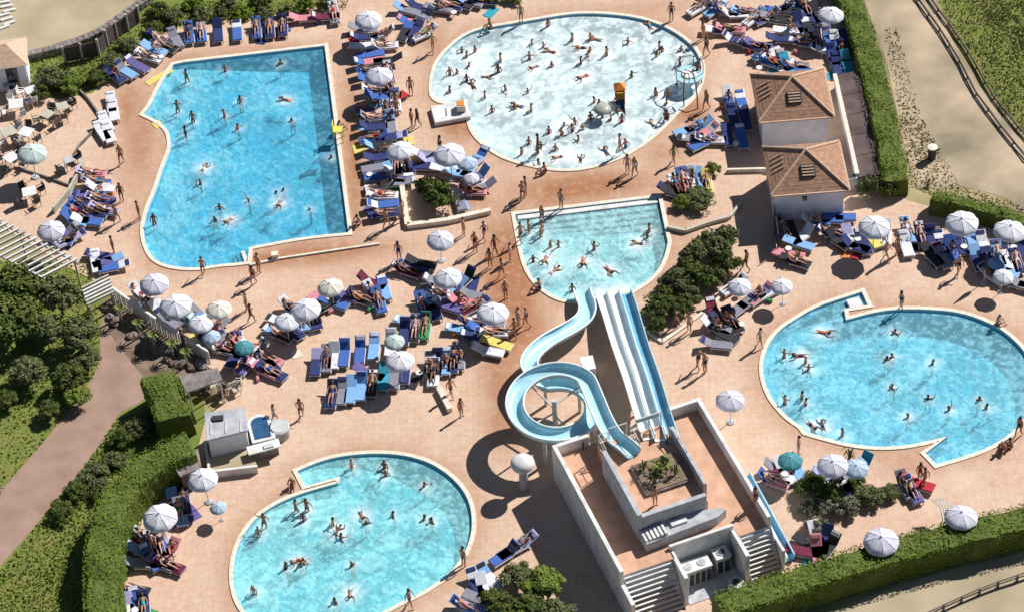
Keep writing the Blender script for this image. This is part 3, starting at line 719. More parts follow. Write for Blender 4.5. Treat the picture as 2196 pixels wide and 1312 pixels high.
# equipment in the bay
def unit(u, v, su, sv, h, label, fans):
    R = empty('equipment_cabinet', Tw(u, v, .04), TA); tag(R, label, 'equipment cabinet', 'equipment below the slide tower')
    MB().box((0, 0, h / 2), (su, sv, h)).obj('casing', M['acmetal'], R, bevel=.02)
    MB().box((0, 0, h + .03), (su + .1, sv + .1, .05)).obj('lid', M['white'], R, bevel=.01)
    for fx in fans:
        f = MB().tube([(fx, 0, h + .056), (fx, 0, h + .11)], .26, 14).obj('fan_housing', M['acmetal'], R)
        MB().tube([(fx, 0, h + .111), (fx, 0, h + .118)], .2, 14).obj('fan_grille', M['dark'] if len(fans) == 1 else M['greypl'], f)
    n = int(su / .3)
    for k in range(n): MB().box((-su / 2 + su * (k + .5) / n, -sv / 2 - .02, h * .45), (su / n * .7, .03, h * .7)).obj('louvre_panel', M['dark'], R)
unit(4.55, 10.15, 1.75, .8, 1.3, 'large pale equipment cabinet with round lids between the tower stairs', (-.42, .42))
unit(6.25, 9.98, .85, .8, 1.35, 'small pale equipment cabinet with one dark fan beside the right stairs', (0,))
R = empty('water_tank', Tw(6.45, 11.6, 0), TA); tag(R, 'round pale tank with a dark hatch below the equipment bay', 'tank')
MB().tube([(0, 0, 0), (0, 0, .55)], .45, 16).obj('tank_body', M['acmetal'], R); MB().tube([(0, 0, .552), (0, 0, .6)], .22, 12).obj('hatch', M['dark'], R)
# white skylight box beside the slides and the pale cube under them
p = P(1265, 800, .0); R = empty('pump_box', P(1262, 800), .1); tag(R, 'white pump box standing between the spiral and the straight slides', 'pump box')
MB().box((0, 0, .45), (.75, 1.1, .9)).obj('casing', M['white'], R, bevel=.03); MB().box((0, 0, .92), (.8, 1.15, .04)).obj('lid', M['white'], R)

# ------------------------------------------------------------------ vegetation
def leaf_mesh(name, pts, nrm, size, seed=1, jit=.7):
    r = np.random.RandomState(seed); n = len(pts); pts = np.array(pts, float); nrm = np.array(nrm, float)
    nrm = nrm + r.normal(0, jit * .5, (n, 3)); nrm /= np.linalg.norm(nrm, axis=1)[:, None] + 1e-9
    t = r.normal(0, 1, (n, 3)); t -= nrm * (t * nrm).sum(1)[:, None]; t /= np.linalg.norm(t, axis=1)[:, None] + 1e-9
    b = np.cross(nrm, t); s = size * r.uniform(.6, 1.35, (n, 1))
    V = np.stack([pts - t * s * .5, pts - b * s * .28, pts + t * s * .5, pts + b * s * .28], 1).reshape(-1, 3)
    Fc = np.arange(4 * n).reshape(n, 4)
    me = bpy.data.meshes.new(name); me.from_pydata(V.tolist(), [], Fc.tolist()); me.update(); return me

def crown_pts(rx, ry, rz, nl, per, seed, cz=None, lump=(.28, .45)):
    "leaves on many small lumps filling an ellipsoid"
    r = np.random.RandomState(seed); P_ = []; N_ = []
    for k in range(nl):
        d = r.normal(0, 1, 3); d /= np.linalg.norm(d); d[2] = abs(d[2]) * .9 - .12 if k % 4 else d[2] * .4
        rad = r.uniform(.45, .88); c = d * rad * np.array([rx, ry, rz]); lr = r.uniform(*lump) * min(rx, ry)
        q = r.normal(0, 1, (per, 3)); q /= np.linalg.norm(q, axis=1)[:, None]; q[:, 2] = np.where(q[:, 2] < -.3, -q[:, 2], q[:, 2])
        rr = lr * r.uniform(.55, 1.12, (per, 1)); P_.append(c + q * rr * np.array([1, 1, .85])); N_.append(q)
    P_ = np.vstack(P_); N_ = np.vstack(N_); P_[:, 2] += cz if cz is not None else rz
    P_[:, 2] = np.maximum(P_[:, 2], .05)
    return P_, N_

CR = {}
def crown_mesh(kind):
    if kind not in CR:
        k, sd = kind
        if k == 'tree': p, n = crown_pts(1, 1, .75, 34, 120, sd, 1.05, (.2, .36)); sz = .15
        elif k == 'bush': p, n = crown_pts(1, 1, .62, 26, 120, sd, .55, (.22, .4)); sz = .15
        else: p, n = crown_pts(1, 1, .5, 20, 90, sd, .4, (.2, .34)); sz = .17
        CR[kind] = leaf_mesh('foliage', p, n, sz, sd)
    return CR[kind]
TR = {}
def trunk_mesh(kind):
    if kind not in TR:
        k, sd = kind; r = random.Random(sd); mb = MB(); h = .75 if k == 'tree' else .35
        mb.tube([(0, 0, -.02), (r.uniform(-.03, .03), r.uniform(-.03, .03), h * .6), (0, 0, h)], [.075, .06, .045], 7)
        for i in range(5):
            a = 6.28 * i / 5 + r.uniform(-.3, .3); mb.tube([(0, 0, h * .7), (math.cos(a) * .3, math.sin(a) * .3, h + .2), (math.cos(a) * .6, math.sin(a) * .6, h + .35)], [.045, .03, .012], 5)
        TR[kind] = mb.mesh('trunk')
    return TR[kind]
def plant(px, py, r, h, kind, matn, label, cat='shrub', grp=None, name=None, z=0.0, lift=0):
    "px,py = where the middle of the crown shows"
    hz = {'tree': 1.8, 'bush': 1.15, 'low': .9}[kind]; sd = 1 + int(px * 7 + py * 3) % 3
    p = P(px, py, z + h * .6); R = empty(name or ('tree' if kind == 'tree' else 'shrub'), (p.x, p.y, z), (px * 13 + py) % 6.28); tag(R, label, cat, grp)
    me = crown_mesh((kind, sd)); o = bpy.data.objects.new('crown' if kind == 'tree' else 'foliage', me); COL.objects.link(o); o.parent = R
    if not me.materials: me.materials.append(M[matn])
    o.material_slots[0].link = 'OBJECT'; o.material_slots[0].material = M[matn]; o.scale = (r, r, h / hz)
    link('trunk' if kind == 'tree' else 'stem', trunk_mesh((kind, sd)), M['bark'], R).scale = (r * .8, r * .8, h / hz)
    return R

# trees and shrubs on the left, by the gravel path
G1 = 'dark trees on the left beside the gravel path'
for i, (x, y, r, h, mt, lb) in enumerate([
    (30, 628, 2.2, 3.2, 'leafd', 'big round tree in shade just below the pergola on the left'),
    (125, 632, 1.7, 3.0, 'leafo', 'yellowish topped tree below the pergola, next to the path steps'),
    (0, 690, 2.4, 3.4, 'leafd', 'dark tree cut by the left edge below the shaded round tree'),
    (95, 705, 1.4, 2.2, 'leafo', 'middle dark tree of the left wood, below the yellowish one'),
    (170, 715, 1.5, 2.4, 'leafo', 'green tree whose crown touches the top of the gravel path'),
    (60, 795, 1.3, 1.8, 'leafo', 'olive tree above the lower lawn on the left'),
    (145, 805, 1.2, 1.8, 'leafd', 'dark tree between olive tree and gravel path'),
    (15, 855, .8, 1.1, 'leafd', 'small dark tree by the left edge above the lower lawn'),
    (105, 878, .8, 1.1, 'leafd', 'lowest dark bushy tree of the left wood'),
    (165, 850, .9, 1.3, 'leafy', 'small bright green tree close to the gravel path'),
    (185, 770, 1.0, 1.5, 'leafo', 'narrow olive tree close to the gravel path')]):
    plant(x, y, r, h, 'tree', mt, lb, 'tree', G1)
for x, y, r, h, mt, lb in [
    (300, 915, 1.0, .9, 'leafo', 'olive shrub right of the gravel path beside the upper tip of the curved hedge'),
    (262, 935, .9, .8, 'leafd', 'dark shrub at the bend of the gravel path'),
    (245, 985, .9, .8, 'leafo', 'olive shrub halfway down between path and curved hedge'),
    (205, 1015, 1.1, .9, 'leafo', 'wide olive shrub between path and curved hedge'),
    (165, 1050, .9, .8, 'leafd', 'dark shrub near the path, below the wide olive shrub'),
    (215, 1060, .8, .7, 'leafd', 'dark shrub touching the left flank of the curved hedge'),
    (130, 1095, .9, .8, 'leafd', 'lowest dark shrub on the right side of the gravel path'),
    (335, 890, .8, .9, 'leafd', 'dark shrub between the square hedge and the curved hedge')]:
    plant(x, y, r, h, 'bush', mt, lb, 'shrub', 'shrubs along the gravel path')
# rockery palms
for x, y, lb in [(300, 722, 'slim young palm at the top of the rockery, left one'), (332, 748, 'slim young palm in the middle of the rockery'), (372, 765, 'slim young palm close to the picket fence end'),
                 (262, 690, 'slim young palm next to the first fence pickets'), (402, 784, 'slim young palm above the grey flat roof')]:
    p = P(x, y); R = empty('palm_tree', p); tag(R, lb, 'palm', 'young palms in the rockery')
    MB().tube([(0, 0, 0), (.03, 0, .6), (0, .02, 1.15)], [.08, .06, .05], 7).obj('trunk', M['palewood'], R)
    for k in range(9):
        a = 6.28 * k / 9 + x; d = Vector((math.cos(a), math.sin(a), 0)); s = Vector((-d.y, d.x, 0)) * .07; b = Vector((0, 0, 1.15)); m1 = b + d * .28 + Vector((0, 0, .22)); t = b + d * .58 - Vector((0, 0, .08))
        MB().add([b - s * .4, b + s * .4, m1 + s, m1 - s, t], [(0, 1, 2, 3), (3, 2, 4)]).obj('frond', M['leafy' if k % 2 else 'leafo'], R)
rr = random.Random(5)
for i in range(26):
    t = i / 25; x = 232 + 190 * t + rr.uniform(-22, 22); y = 655 + 140 * t + rr.uniform(-14, 40)
    if x > 310 and y > 790: y = 780
    if 300 < x < 330 and y > 760: continue
    p = P(x, y); me = MB().sphere((0, 0, 0), 1, 7, 5, -.6); me.v = [(v[0] * rr.uniform(.8, 1.2), v[1] * rr.uniform(.8, 1.2), v[2] * rr.uniform(.8, 1.2)) for v in me.v]
    sz = rr.uniform(.22, .55); o = me.obj('rock', M['rock'] if i % 3 else M['stone']); o.scale = (sz, sz * .75, sz * .55); o.location = (p.x, p.y, sz * .15); o.rotation_euler = (0, 0, rr.uniform(0, 3))
    tag(o, cat='rock', grp=None) if False else tag(o, None, 'rock', 'rocks of the rockery'); pend(o, 'large brown rock' if sz > .4 else 'small brown rock', 'in the rockery below the picket fence', x, y)
# bushes round the pools
plant(938, 412, 1.45, 1.7, 'bush', 'leafd', 'round dark green bush inside the cream kerb between the pools', 'bush')
plant(905, 398, .7, 1.0, 'bush', 'leafd', 'small dark bush tucked behind the round bush', 'bush')
plant(1500, 425, 1.25, .9, 'bush', 'leafo', 'flat topped green bush in the planter above the shrub bed', 'bush')
plant(1462, 432, .7, .8, 'bush', 'leafy', 'small light bush at the left end of the planter', 'bush')
plant(1528, 362, .6, .9, 'bush', 'leafy', 'small bright bush beside the shadow of the upper house', 'bush')
plant(1865, 395, .9, 1.6, 'bush', 'leafo', 'dull green bush right of the cooling unit', 'bush'); plant(1905, 405, .7, 1.3, 'bush', 'leafd', 'dark bush at the foot of the long hedge', 'bush')
for x, y, r, h, mt, lb in [
    (1530, 520, 1.35, 1.7, 'leafo', 'big olive shrub at the top of the bed beside the splash pool'), (1490, 545, 1.25, 1.6, 'leafo', 'bright sided shrub near the corner of the splash pool'),
    (1555, 560, 1.0, 1.4, 'leafd', 'dark shrub at the right end of the tall bed'), (1505, 590, 1.15, 1.4, 'leafd', 'dark shrub in the middle of the tall bed'),
    (1450, 600, 1.1, 1.3, 'leafo', 'round green shrub right of the slide mouth'), (1410, 650, 1.0, 1.2, 'leafd', 'dark shrub beside the blue slide lane'),
    (1455, 655, .9, 1.1, 'leafd', 'low dark shrub in the lower half of the tall bed'), (1408, 695, .7, .9, 'leafd', 'lowest shrub of the tall bed beside the slide')]:
    plant(x, y, r, h, 'bush', mt, lb, 'shrub', 'shrubs of the tall bed')
for x, y, r, h, mt, lb in [
    (1560, 505, .9, 1.4, 'leafo', 'olive shrub at the upper right corner of the tall bed'), (1470, 575, .9, 1.3, 'leafd', 'dark shrub between splash pool corner and bed centre'), (1540, 590, .8, 1.1, 'leafo', 'small olive shrub on the lower right of the bed'),
    (1430, 625, .9, 1.0, 'leafd', 'dark shrub tucked behind the round green one'), (1480, 630, .8, 1.0, 'leafo', 'olive shrub above the pale kerb of the bed'), (1395, 670, .7, .9, 'leafo', 'small olive shrub touching the slide')]:
    plant(x, y, r, h, 'bush', mt, lb, 'shrub', 'shrubs of the tall bed')
for x, y, r, h, mt, lb in [
    (1740, 1040, 1.1, 1.1, 'leafd', 'dark green shrub at the upper left of the right flower bed'), (1785, 1055, .9, .9, 'leafd', 'dark shrub right of the first one in the flower bed'), (1760, 1080, .9, .8, 'leafg', 'greyish shrub in the middle of the flower bed'),
    (1815, 1085, 1.0, .9, 'leafg', 'grey green shrub in the centre right of the flower bed'), (1865, 1060, 1.0, .9, 'leafo', 'olive shrub near the right end of the flower bed'), (1905, 1055, .7, .7, 'leafo', 'rightmost small shrub of the flower bed'),
    (1840, 1030, .6, .6, 'leafd', 'small dark shrub behind the grey green ones'), (1755, 1125, .8, .7, 'leafg', 'lowest greyish shrub of the flower bed'), (1730, 1090, .6, .6, 'leafg', 'small grey shrub at the left rim of the flower bed')]:
    plant(x, y, r, h, 'low' if mt == 'leafg' else 'bush', mt, lb, 'shrub', 'shrubs of the right flower bed')
for x, y, r, h, mt, lb in [
    (1110, 1235, 1.1, 1.5, 'leafo', 'olive tree crown left of the tower shadow, upper left one'), (1165, 1250, 1.2, 1.7, 'leafy', 'brighter tree crown next to the tower shadow'), (1070, 1290, 1.1, 1.4, 'leafd', 'dark tree crown cut by the bottom edge, left'),
    (1130, 1300, 1.2, 1.5, 'leafd', 'dark tree crown cut by the bottom edge, middle'), (1190, 1310, 1.1, 1.4, 'leafo', 'olive tree crown cut by the bottom edge, right')]:
    plant(x, y, r, h, 'tree', mt, lb, 'tree', 'small trees at the bottom edge')
# top left planting
for x, y, r, h, mt, lb in [
    (110, 165, 1.3, 1.3, 'leafo', 'wide green bush beside the small terracotta hut'), (155, 175, 1.1, 1.1, 'leafy', 'bright green bush right of the wide one'), (85, 195, .8, .9, 'leafd', 'dark bush below the wide green one'),
    (205, 165, .9, .8, 'leafd', 'dark bush left of the navy loungers'), (240, 130, .9, .8, 'leafo', 'olive bush below the grey fence panels'), (275, 95, .9, .8, 'leafo', 'olive bush near the bend of the stone wall'),
    (330, 60, .8, .8, 'leafd', 'dark bush left of the lounger row on top'), (370, 35, .9, .9, 'leafo', 'olive bush above the first blue loungers'), (340, 20, .9, 1.0, 'leafd', 'dark bush next to the stone wall end')]:
    plant(x, y, r, h, 'bush', mt, lb, 'bush', 'bushes above the left terrace')
for i, (x, y, r) in enumerate([(430, 28, .9), (475, 30, .8), (520, 26, .9), (570, 28, .8), (615, 22, .8), (655, 8, .8), (700, 5, .7), (1060, -6, .7), (1100, -8, .8), (490, 5, .9), (560, 3, .9), (420, 5, 1.0)]):
    R = plant(x, y, r, .7, 'low', ['leafo', 'leafd', 'hedge'][i % 3], None, 'bush', 'low bushes behind the top lounger row'); pend(R, 'low bush', 'behind the lounger row at the top edge', x, y)
# palms on the right
agave(P(1822, 985, 0), 10, .6, 'small palm with a dark trunk beside the blue ring parasol', 'leafo', 'palm_tree', 1.0)
agave(P(1712, 560, 0), 9, .55, 'small green palm in front of the house shadow', 'leafy', 'palm_tree', .8)
agave(P(1990, 400, 0), 9, .5, 'yellowish yucca at the end of the long hedge', 'leafo', 'yucca_plant', .5)

def hedge(px, wd, h, label, matn='hedge', dens=80, size=.135, it=2, seed=1):
    "px = centre line of the top face"
    pts = [Vector((q.x, q.y, 0)) for q in (P(p[0], p[1], h) for p in chaikin(px, it, False))]
    L_ = sum((b - a).length for a, b in zip(pts, pts[1:])); n = max(8, int(L_ / .45)); pts = resample(pts, n); o0 = pts[0].copy(); r = random.Random(seed)
    R = empty('hedge', o0); tag(R, label, 'hedge', 'clipped hedges')
    prof = [(-1, .0), (-1, .35), (-1, .8), (-.85, .97), (-.4, 1), (0, 1.0), (.4, 1), (.85, .97), (1, .8), (1, .35), (1, 0)]
    V = []; Fc = []; frames = []
    for i, p in enumerate(pts):
        t = (pts[min(i + 1, n - 1)] - pts[max(i - 1, 0)]).normalized(); s = Vector((t.y, -t.x, 0)); frames.append((p - o0, s, t))
        for x, z in prof: wob = .10 * math.sin(i * .9 + x * 2) + .08 * math.sin(i * .37 + 1); V.append(p - o0 + s * (x * wd * .47 + r.uniform(-.07, .07) + wob * .6) + Vector((0, 0, z * (h - .06) + (r.uniform(-.10, .05) + wob * .7) * (z > .5))))
    k = len(prof)
    for i in range(n - 1):
        for j in range(k - 1): Fc.append((i * k + j, i * k + j + 1, (i + 1) * k + j + 1, (i + 1) * k + j))
    Fc += [tuple(range(k)), tuple(range((n - 1) * k, n * k))[::-1]]
    MB().add(V, Fc).obj('body', M['leafd'], R)
    P_ = []; N_ = []; per = wd + 2 * h; N = int(L_ * per * dens); rs = np.random.RandomState(seed)
    for _ in range(N):
        i = rs.uniform(0, n - 1.001); a = int(i); f = i - a; p = frames[a][0].lerp(frames[a + 1][0], f); s = frames[a][1]; q = rs.uniform(0, per)
        if q < h: o = s * (-wd / 2) + Vector((0, 0, q)); nn = -s
        elif q < h + wd: o = s * (q - h - wd / 2) + Vector((0, 0, h + .7 * (.10 * math.sin(i * .9) + .08 * math.sin(i * .37 + 1)))); nn = Vector((0, 0, 1))
        else: o = s * (wd / 2) + Vector((0, 0, q - h - wd)); nn = s
        o = o + nn * rs.uniform(-.09, .06); P_.append(tuple(p + o)); N_.append(tuple(nn))
    link('foliage', leaf_mesh('foliage', P_, N_, size, seed, .75), M[matn], R)
hedge([(410, 950), (355, 970), (290, 1005), (243, 1070), (222, 1150), (216, 1230), (222, 1330), (228, 1400)], 2.15, 2.3, 'long curved clipped hedge between the near pool terrace and the lawn')
hedge([(338, 800), (358, 850), (372, 893)], 2.2, 2.0, 'short square clipped hedge block at the end of the gravel path', it=1, seed=2)
hedge([(1800, -60), (1838, 30), (1862, 110), (1885, 200), (1905, 290), (1922, 385)], 1.7, 1.5, 'long straight hedge running behind the two houses', seed=3)
hedge([(1998, 418), (2080, 432), (2196, 468), (2400, 540), (2620, 610)], 1.0, 1.3, 'low hedge above the white parasols on the right', seed=4)
hedge([(1540, 1296), (1640, 1262), (1760, 1222), (1900, 1180), (2050, 1140), (2196, 1108), (2420, 1050)], 1.9, 1.9, 'thick hedge closing the terrace along the bottom right', seed=5)
# stray grass tufts are left to the ground relief

# ------------------------------------------------------------------ parasols
def parasol_meshes():
    D = {}; r = .92; n = 8; zc, ze = 2.42, 2.05
    mb = MB(); V = [(0, 0, zc)]; ring = []
    for k in range(n * 4):
        a = 2 * math.pi * k / (n * 4); f = 1 - .02 * (1 - abs(math.cos(n * a / 2))) * 2; ring.append((a, f))
    Fc = []
    rows = [(.12, zc - .01), (.4, zc - .09), (.7, zc - .205), (1.0, ze + .02), (1.0, ze - .12)]
    for rr_, z in rows:
        for a, f in ring: V.append((math.cos(a) * r * rr_ * (f if rr_ > .3 else 1), math.sin(a) * r * rr_ * (f if rr_ > .3 else 1), z - (1 - f) * 1.2 * rr_ * (z > ze)))
    m_ = n * 4
    for k in range(m_): Fc.append((0, 1 + k, 1 + (k + 1) % m_))
    for j in range(len(rows) - 1):
        for k in range(m_): Fc.append((1 + j * m_ + k, 1 + (j + 1) * m_ + k, 1 + (j + 1) * m_ + (k + 1) % m_, 1 + j * m_ + (k + 1) % m_))
    mb.add(V, Fc); D['canopy'] = mb.mesh('canopy')
    D['canopy'].polygons.foreach_set('use_smooth', [True] * len(D['canopy'].polygons))
    D['pole'] = MB().tube([(0, 0, 0), (0, 0, 2.5)], .028, 8).mesh('pole')
    D['base'] = MB().tube([(0, 0, 0), (0, 0, .08), (0, 0, .12)], [.26, .25, .06], 12).mesh('base')
    D['rib'] = MB().tube([(.03, 0, zc + .005), (.4 * r, 0, zc - .085), (.7 * r, 0, zc - .195), (r * 1.0, 0, ze + .03)], .014, 4).mesh('rib')
    D['finial'] = MB().sphere((0, 0, 2.5), .045, 8, 5).mesh('finial')
    return D
PM = parasol_meshes(); CAN = {'white': M['canopy'], 'blue': mat('striped_blue_canvas', (.42, .54, .68), .8, .1), 'green': mat('pale_green_canvas', (.52, .62, .57), .8, .1), 'lilac': mat('lilac_canvas', (.62, .61, .71), .8, .08),
                          'teal': mat('teal_canvas', (.05, .26, .30), .8, .1), 'cream': mat('cream_canvas', (.74, .70, .60), .8, .08), 'dark': mat('dark_canvas', (.03, .03, .045), .8, .1)}
def parasol(px, py, lab, col='white', s=1.0, z=0):
    p = P(px, py, 2.25 * s + z); R = empty('parasol', (p.x, p.y, z), (px * .37) % .78); hh = (px * 7 + py * 13) % 17 / 17 - .5; R.rotation_euler = (hh * .16, ((px * 3) % 11 / 11 - .5) * .16, (px * .37) % .78); R.scale = (s, s, s * .97 if s > 1 else s)
    tag(R, lab, 'parasol', 'parasols round the pools')
    link('canopy', PM['canopy'], CAN[col], R, own=True); link('pole', PM['pole'], M['pole'], R); link('base', PM['base'], M['greypl'], R); link('finial', PM['finial'], M['pole'], R)
    for k in range(8): link('rib', PM['rib'], M['rib'], R, rz=k * math.pi / 4)
    return R
for a in [
    (787, 35, 'white parasol at the upper end of the lounger column between two pools', 'white', 1.05), (812, 157, 'lilac tinted white parasol in the upper half of the lounger column', 'lilac', 1.05),
    (862, 318, 'white parasol of the left one in the pair left of the wave pool tip', 'white', 1), (965, 322, 'white parasol nearest to the lower left rim of the wave pool', 'white', 1.15), (1003, 348, 'pale blue parasol half under the white one by the wave pool', 'blue', .75),
    (941, 508, 'lilac parasol just below the cream kerb of the round bush', 'lilac', .95), (712, 612, 'white parasol at the top of the twin pair in the middle terrace', 'cream', .9), (660, 655, 'white ribbed parasol at the centre of the middle terrace', 'white', 1.05),
    (612, 688, 'half shaded white parasol lower left of the ribbed one', 'white', .9), (965, 592, 'white parasol above the navy loungers in the middle terrace', 'white', 1), (1052, 668, 'white parasol nearest to the spiral slide on its left', 'white', 1.1),
    (857, 773, 'white parasol between the two lower lounger rows', 'white', 1), (328, 600, 'lilac parasol just below the curved end of the lagoon pool', 'lilac', 1.02), (378, 645, 'big white parasol beside the picket fence', 'white', 1.12),
    (468, 660, 'white and pale parasol standing right of the picket fence', 'cream', .9), (108, 487, 'lilac white parasol on the corner of the slatted pergola', 'lilac', 1), (437, 1022, 'white parasol near the grey shed roof at lower left', 'white', 1),
    (345, 1098, 'white parasol by the garden wall above the navy loungers', 'white', 1.12), (1778, 28, 'white parasol at the top right close to the long hedge', 'white', 1), (1875, 477, 'white parasol just right of the lower house', 'white', 1.1),
    (2068, 468, 'first white parasol under the low hedge on the right', 'white', 1.15), (2163, 491, 'second white parasol under the low hedge at the right edge', 'white', 1.15), (1567, 853, 'pale lilac parasol above the top right corner of the slide tower', 'lilac', .95),
    (1790, 993, 'lilac white parasol above the flower bed', 'lilac', 1), (1835, 998, 'pale blue parasol behind the small palm', 'blue', .8), (1693, 985, 'teal parasol above the left end of the flower bed', 'teal', .8),
    (1893, 1152, 'lilac white parasol close to the bottom right hedge', 'lilac', 1.1), (2060, 1106, 'pale parasol touching the bottom right hedge', 'lilac', 1.05), (845, 728, 'pale green parasol among the blue loungers', 'green', .7),
    (425, 690, 'white parasol hidden in the crowd beside the picket fence', 'white', .85), (62, 322, 'pale green parasol among the white tables of the left terrace', 'green', 1.1), (1010, 380, 'lilac parasol over the loungers right of the round bush', 'lilac', .6),
    (470, 1085, 'small white and blue parasol left of the near pool', 'blue', .55), (520, 742, 'turquoise parasol in the crowd below the picket fence', 'teal', .7), (455, 718, 'blue parasol in the crowd below the picket fence', 'blue', .65),
    (1588, 608, 'white parasol tilted at the right of the tall shrub bed', 'white', .8), (1680, 610, 'white parasol just below the narrow black screen', 'white', .75), (2150, 588, 'pale parasol below the crowd at the right edge', 'white', .7)]:
    parasol(*a)
# mushroom shelter in the tower shade
p = P(1120, 988, 2.4); R = empty('mushroom_shelter', (p.x, p.y, 0)); tag(R, 'white mushroom shaped shelter standing in the shade left of the slide tower', 'shelter')
MB().sphere((0, 0, 2.2), (.72, .72, .42), 14, 6, 0).obj('cap', M['white'], R, smooth=True); MB().tube([(0, 0, 2.02), (0, 0, 2.2)], [.68, .72], 14).obj('rim', M['coping'], R)
MB().tube([(0, 0, 0), (0, 0, 2.05)], [.3, .22], 12).obj('column', M['greypl'], R)

# ------------------------------------------------------------------ sun loungers
def tilt(y0, z0, L_, ang, wd, th):
    c, s = math.cos(ang), math.sin(ang); mb = MB()
    R_ = Matrix.Rotation(ang, 3, 'X'); ctr = Vector((0, y0, z0)) + Vector((0, c * L_ / 2, s * L_ / 2)); mb.box(ctr, (wd, L_, th), M=R_); return mb
LM = {}
fr = MB()
for sx in (-.33, .33): fr.box((sx, -.38, .26), (.05, 1.3, .06))
for y in (-1.0, -.4, .24): fr.box((0, y, .26), (.61, .05, .05))
LM['frame'] = fr.mesh('frame')
LM['leg'] = MB().tube([(0, 0, 0), (0, 0, .235)], .028, 6).mesh('leg')
LM['mattress'] = MB().box((0, -.38, .325), (.64, 1.28, .075)).mesh('mattress', bevel=.02)
LM['backrest'] = {a: tilt(.27, .33, .74, math.radians(a), .64, .07).mesh('backrest', bevel=.02) for a in (8, 30, 48)}
LM['pillow'] = {a: tilt(.27 + math.cos(math.radians(a)) * .46 - math.sin(math.radians(a)) * .06, .33 + math.sin(math.radians(a)) * .46 + math.cos(math.radians(a)) * .06, .24, math.radians(a), .5, .07).mesh('pillow', bevel=.02) for a in (8, 30, 48)}
proto = {}
def lounger(x, y, rz, c1, c2, back, s=1.0, cb=None):
    R = empty('sun_lounger', (x, y, 0), rz); R.scale = (s * 1.06, s * 1.06, 1)
    link('frame', LM['frame'], M['plastic'], R)
    for sx in (-.3, .3):
        for sy in (-.95, .2): link('leg', LM['leg'], M['plastic'], R).location = (sx, sy, 0)
    link('mattress', LM['mattress'], FAB[c1], R, own=True); link('backrest', LM['backrest'][back], FAB[cb or c1], R, own=True)
    if c2: link('pillow', LM['pillow'][back], FAB[c2], R, own=True)
    return R

# ------------------------------------------------------------------ people
def skin_mesh(name, J, E_, sub=1, root=0, mir=True):
    me = bpy.data.meshes.new(name + '_s'); keys = list(J); me.from_pydata([J[k][:3] for k in keys], [(keys.index(a), keys.index(b)) for a, b in E_], []); me.update()
    o = bpy.data.objects.new(name + '_s', me); COL.objects.link(o); md = o.modifiers.new('s', 'SKIN'); md.use_smooth_shade = True
    for i, k in enumerate(keys):
        r = J[k][3]; sv = me.skin_vertices[0].data[i]; sv.radius = (r, r) if not isinstance(r, tuple) else r; sv.use_root = (i == root)
    if sub: sm = o.modifiers.new('u', 'SUBSURF'); sm.levels = sub; sm.render_levels = sub
    dg = bpy.context.evaluated_depsgraph_get(); ev = o.evaluated_get(dg)
    out = bpy.data.meshes.new_from_object(ev); out.name = name; bpy.data.objects.remove(o); bpy.data.meshes.remove(me)
    return out
def base_pose():
    J = dict(pelvis=(0, 0, .93, .125), spine=(0, 0, 1.10, .105), chest=(0, .01, 1.30, .13), neck=(0, .01, 1.46, .052), head=(0, -.01, 1.58, .092), crown=(0, .0, 1.67, .07))
    for s, n in ((-1, 'l'), (1, 'r')):
        J[n + 'sh'] = (s * .17, .01, 1.39, .055); J[n + 'el'] = (s * .23, .03, 1.13, .04); J[n + 'wr'] = (s * .245, -.04, .90, .027)
        J[n + 'hip'] = (s * .09, 0, .86, .088); J[n + 'kn'] = (s * .10, -.01, .48, .056); J[n + 'an'] = (s * .10, .03, .09, .036); J[n + 'to'] = (s * .115, -.13, .035, .032)
    return J
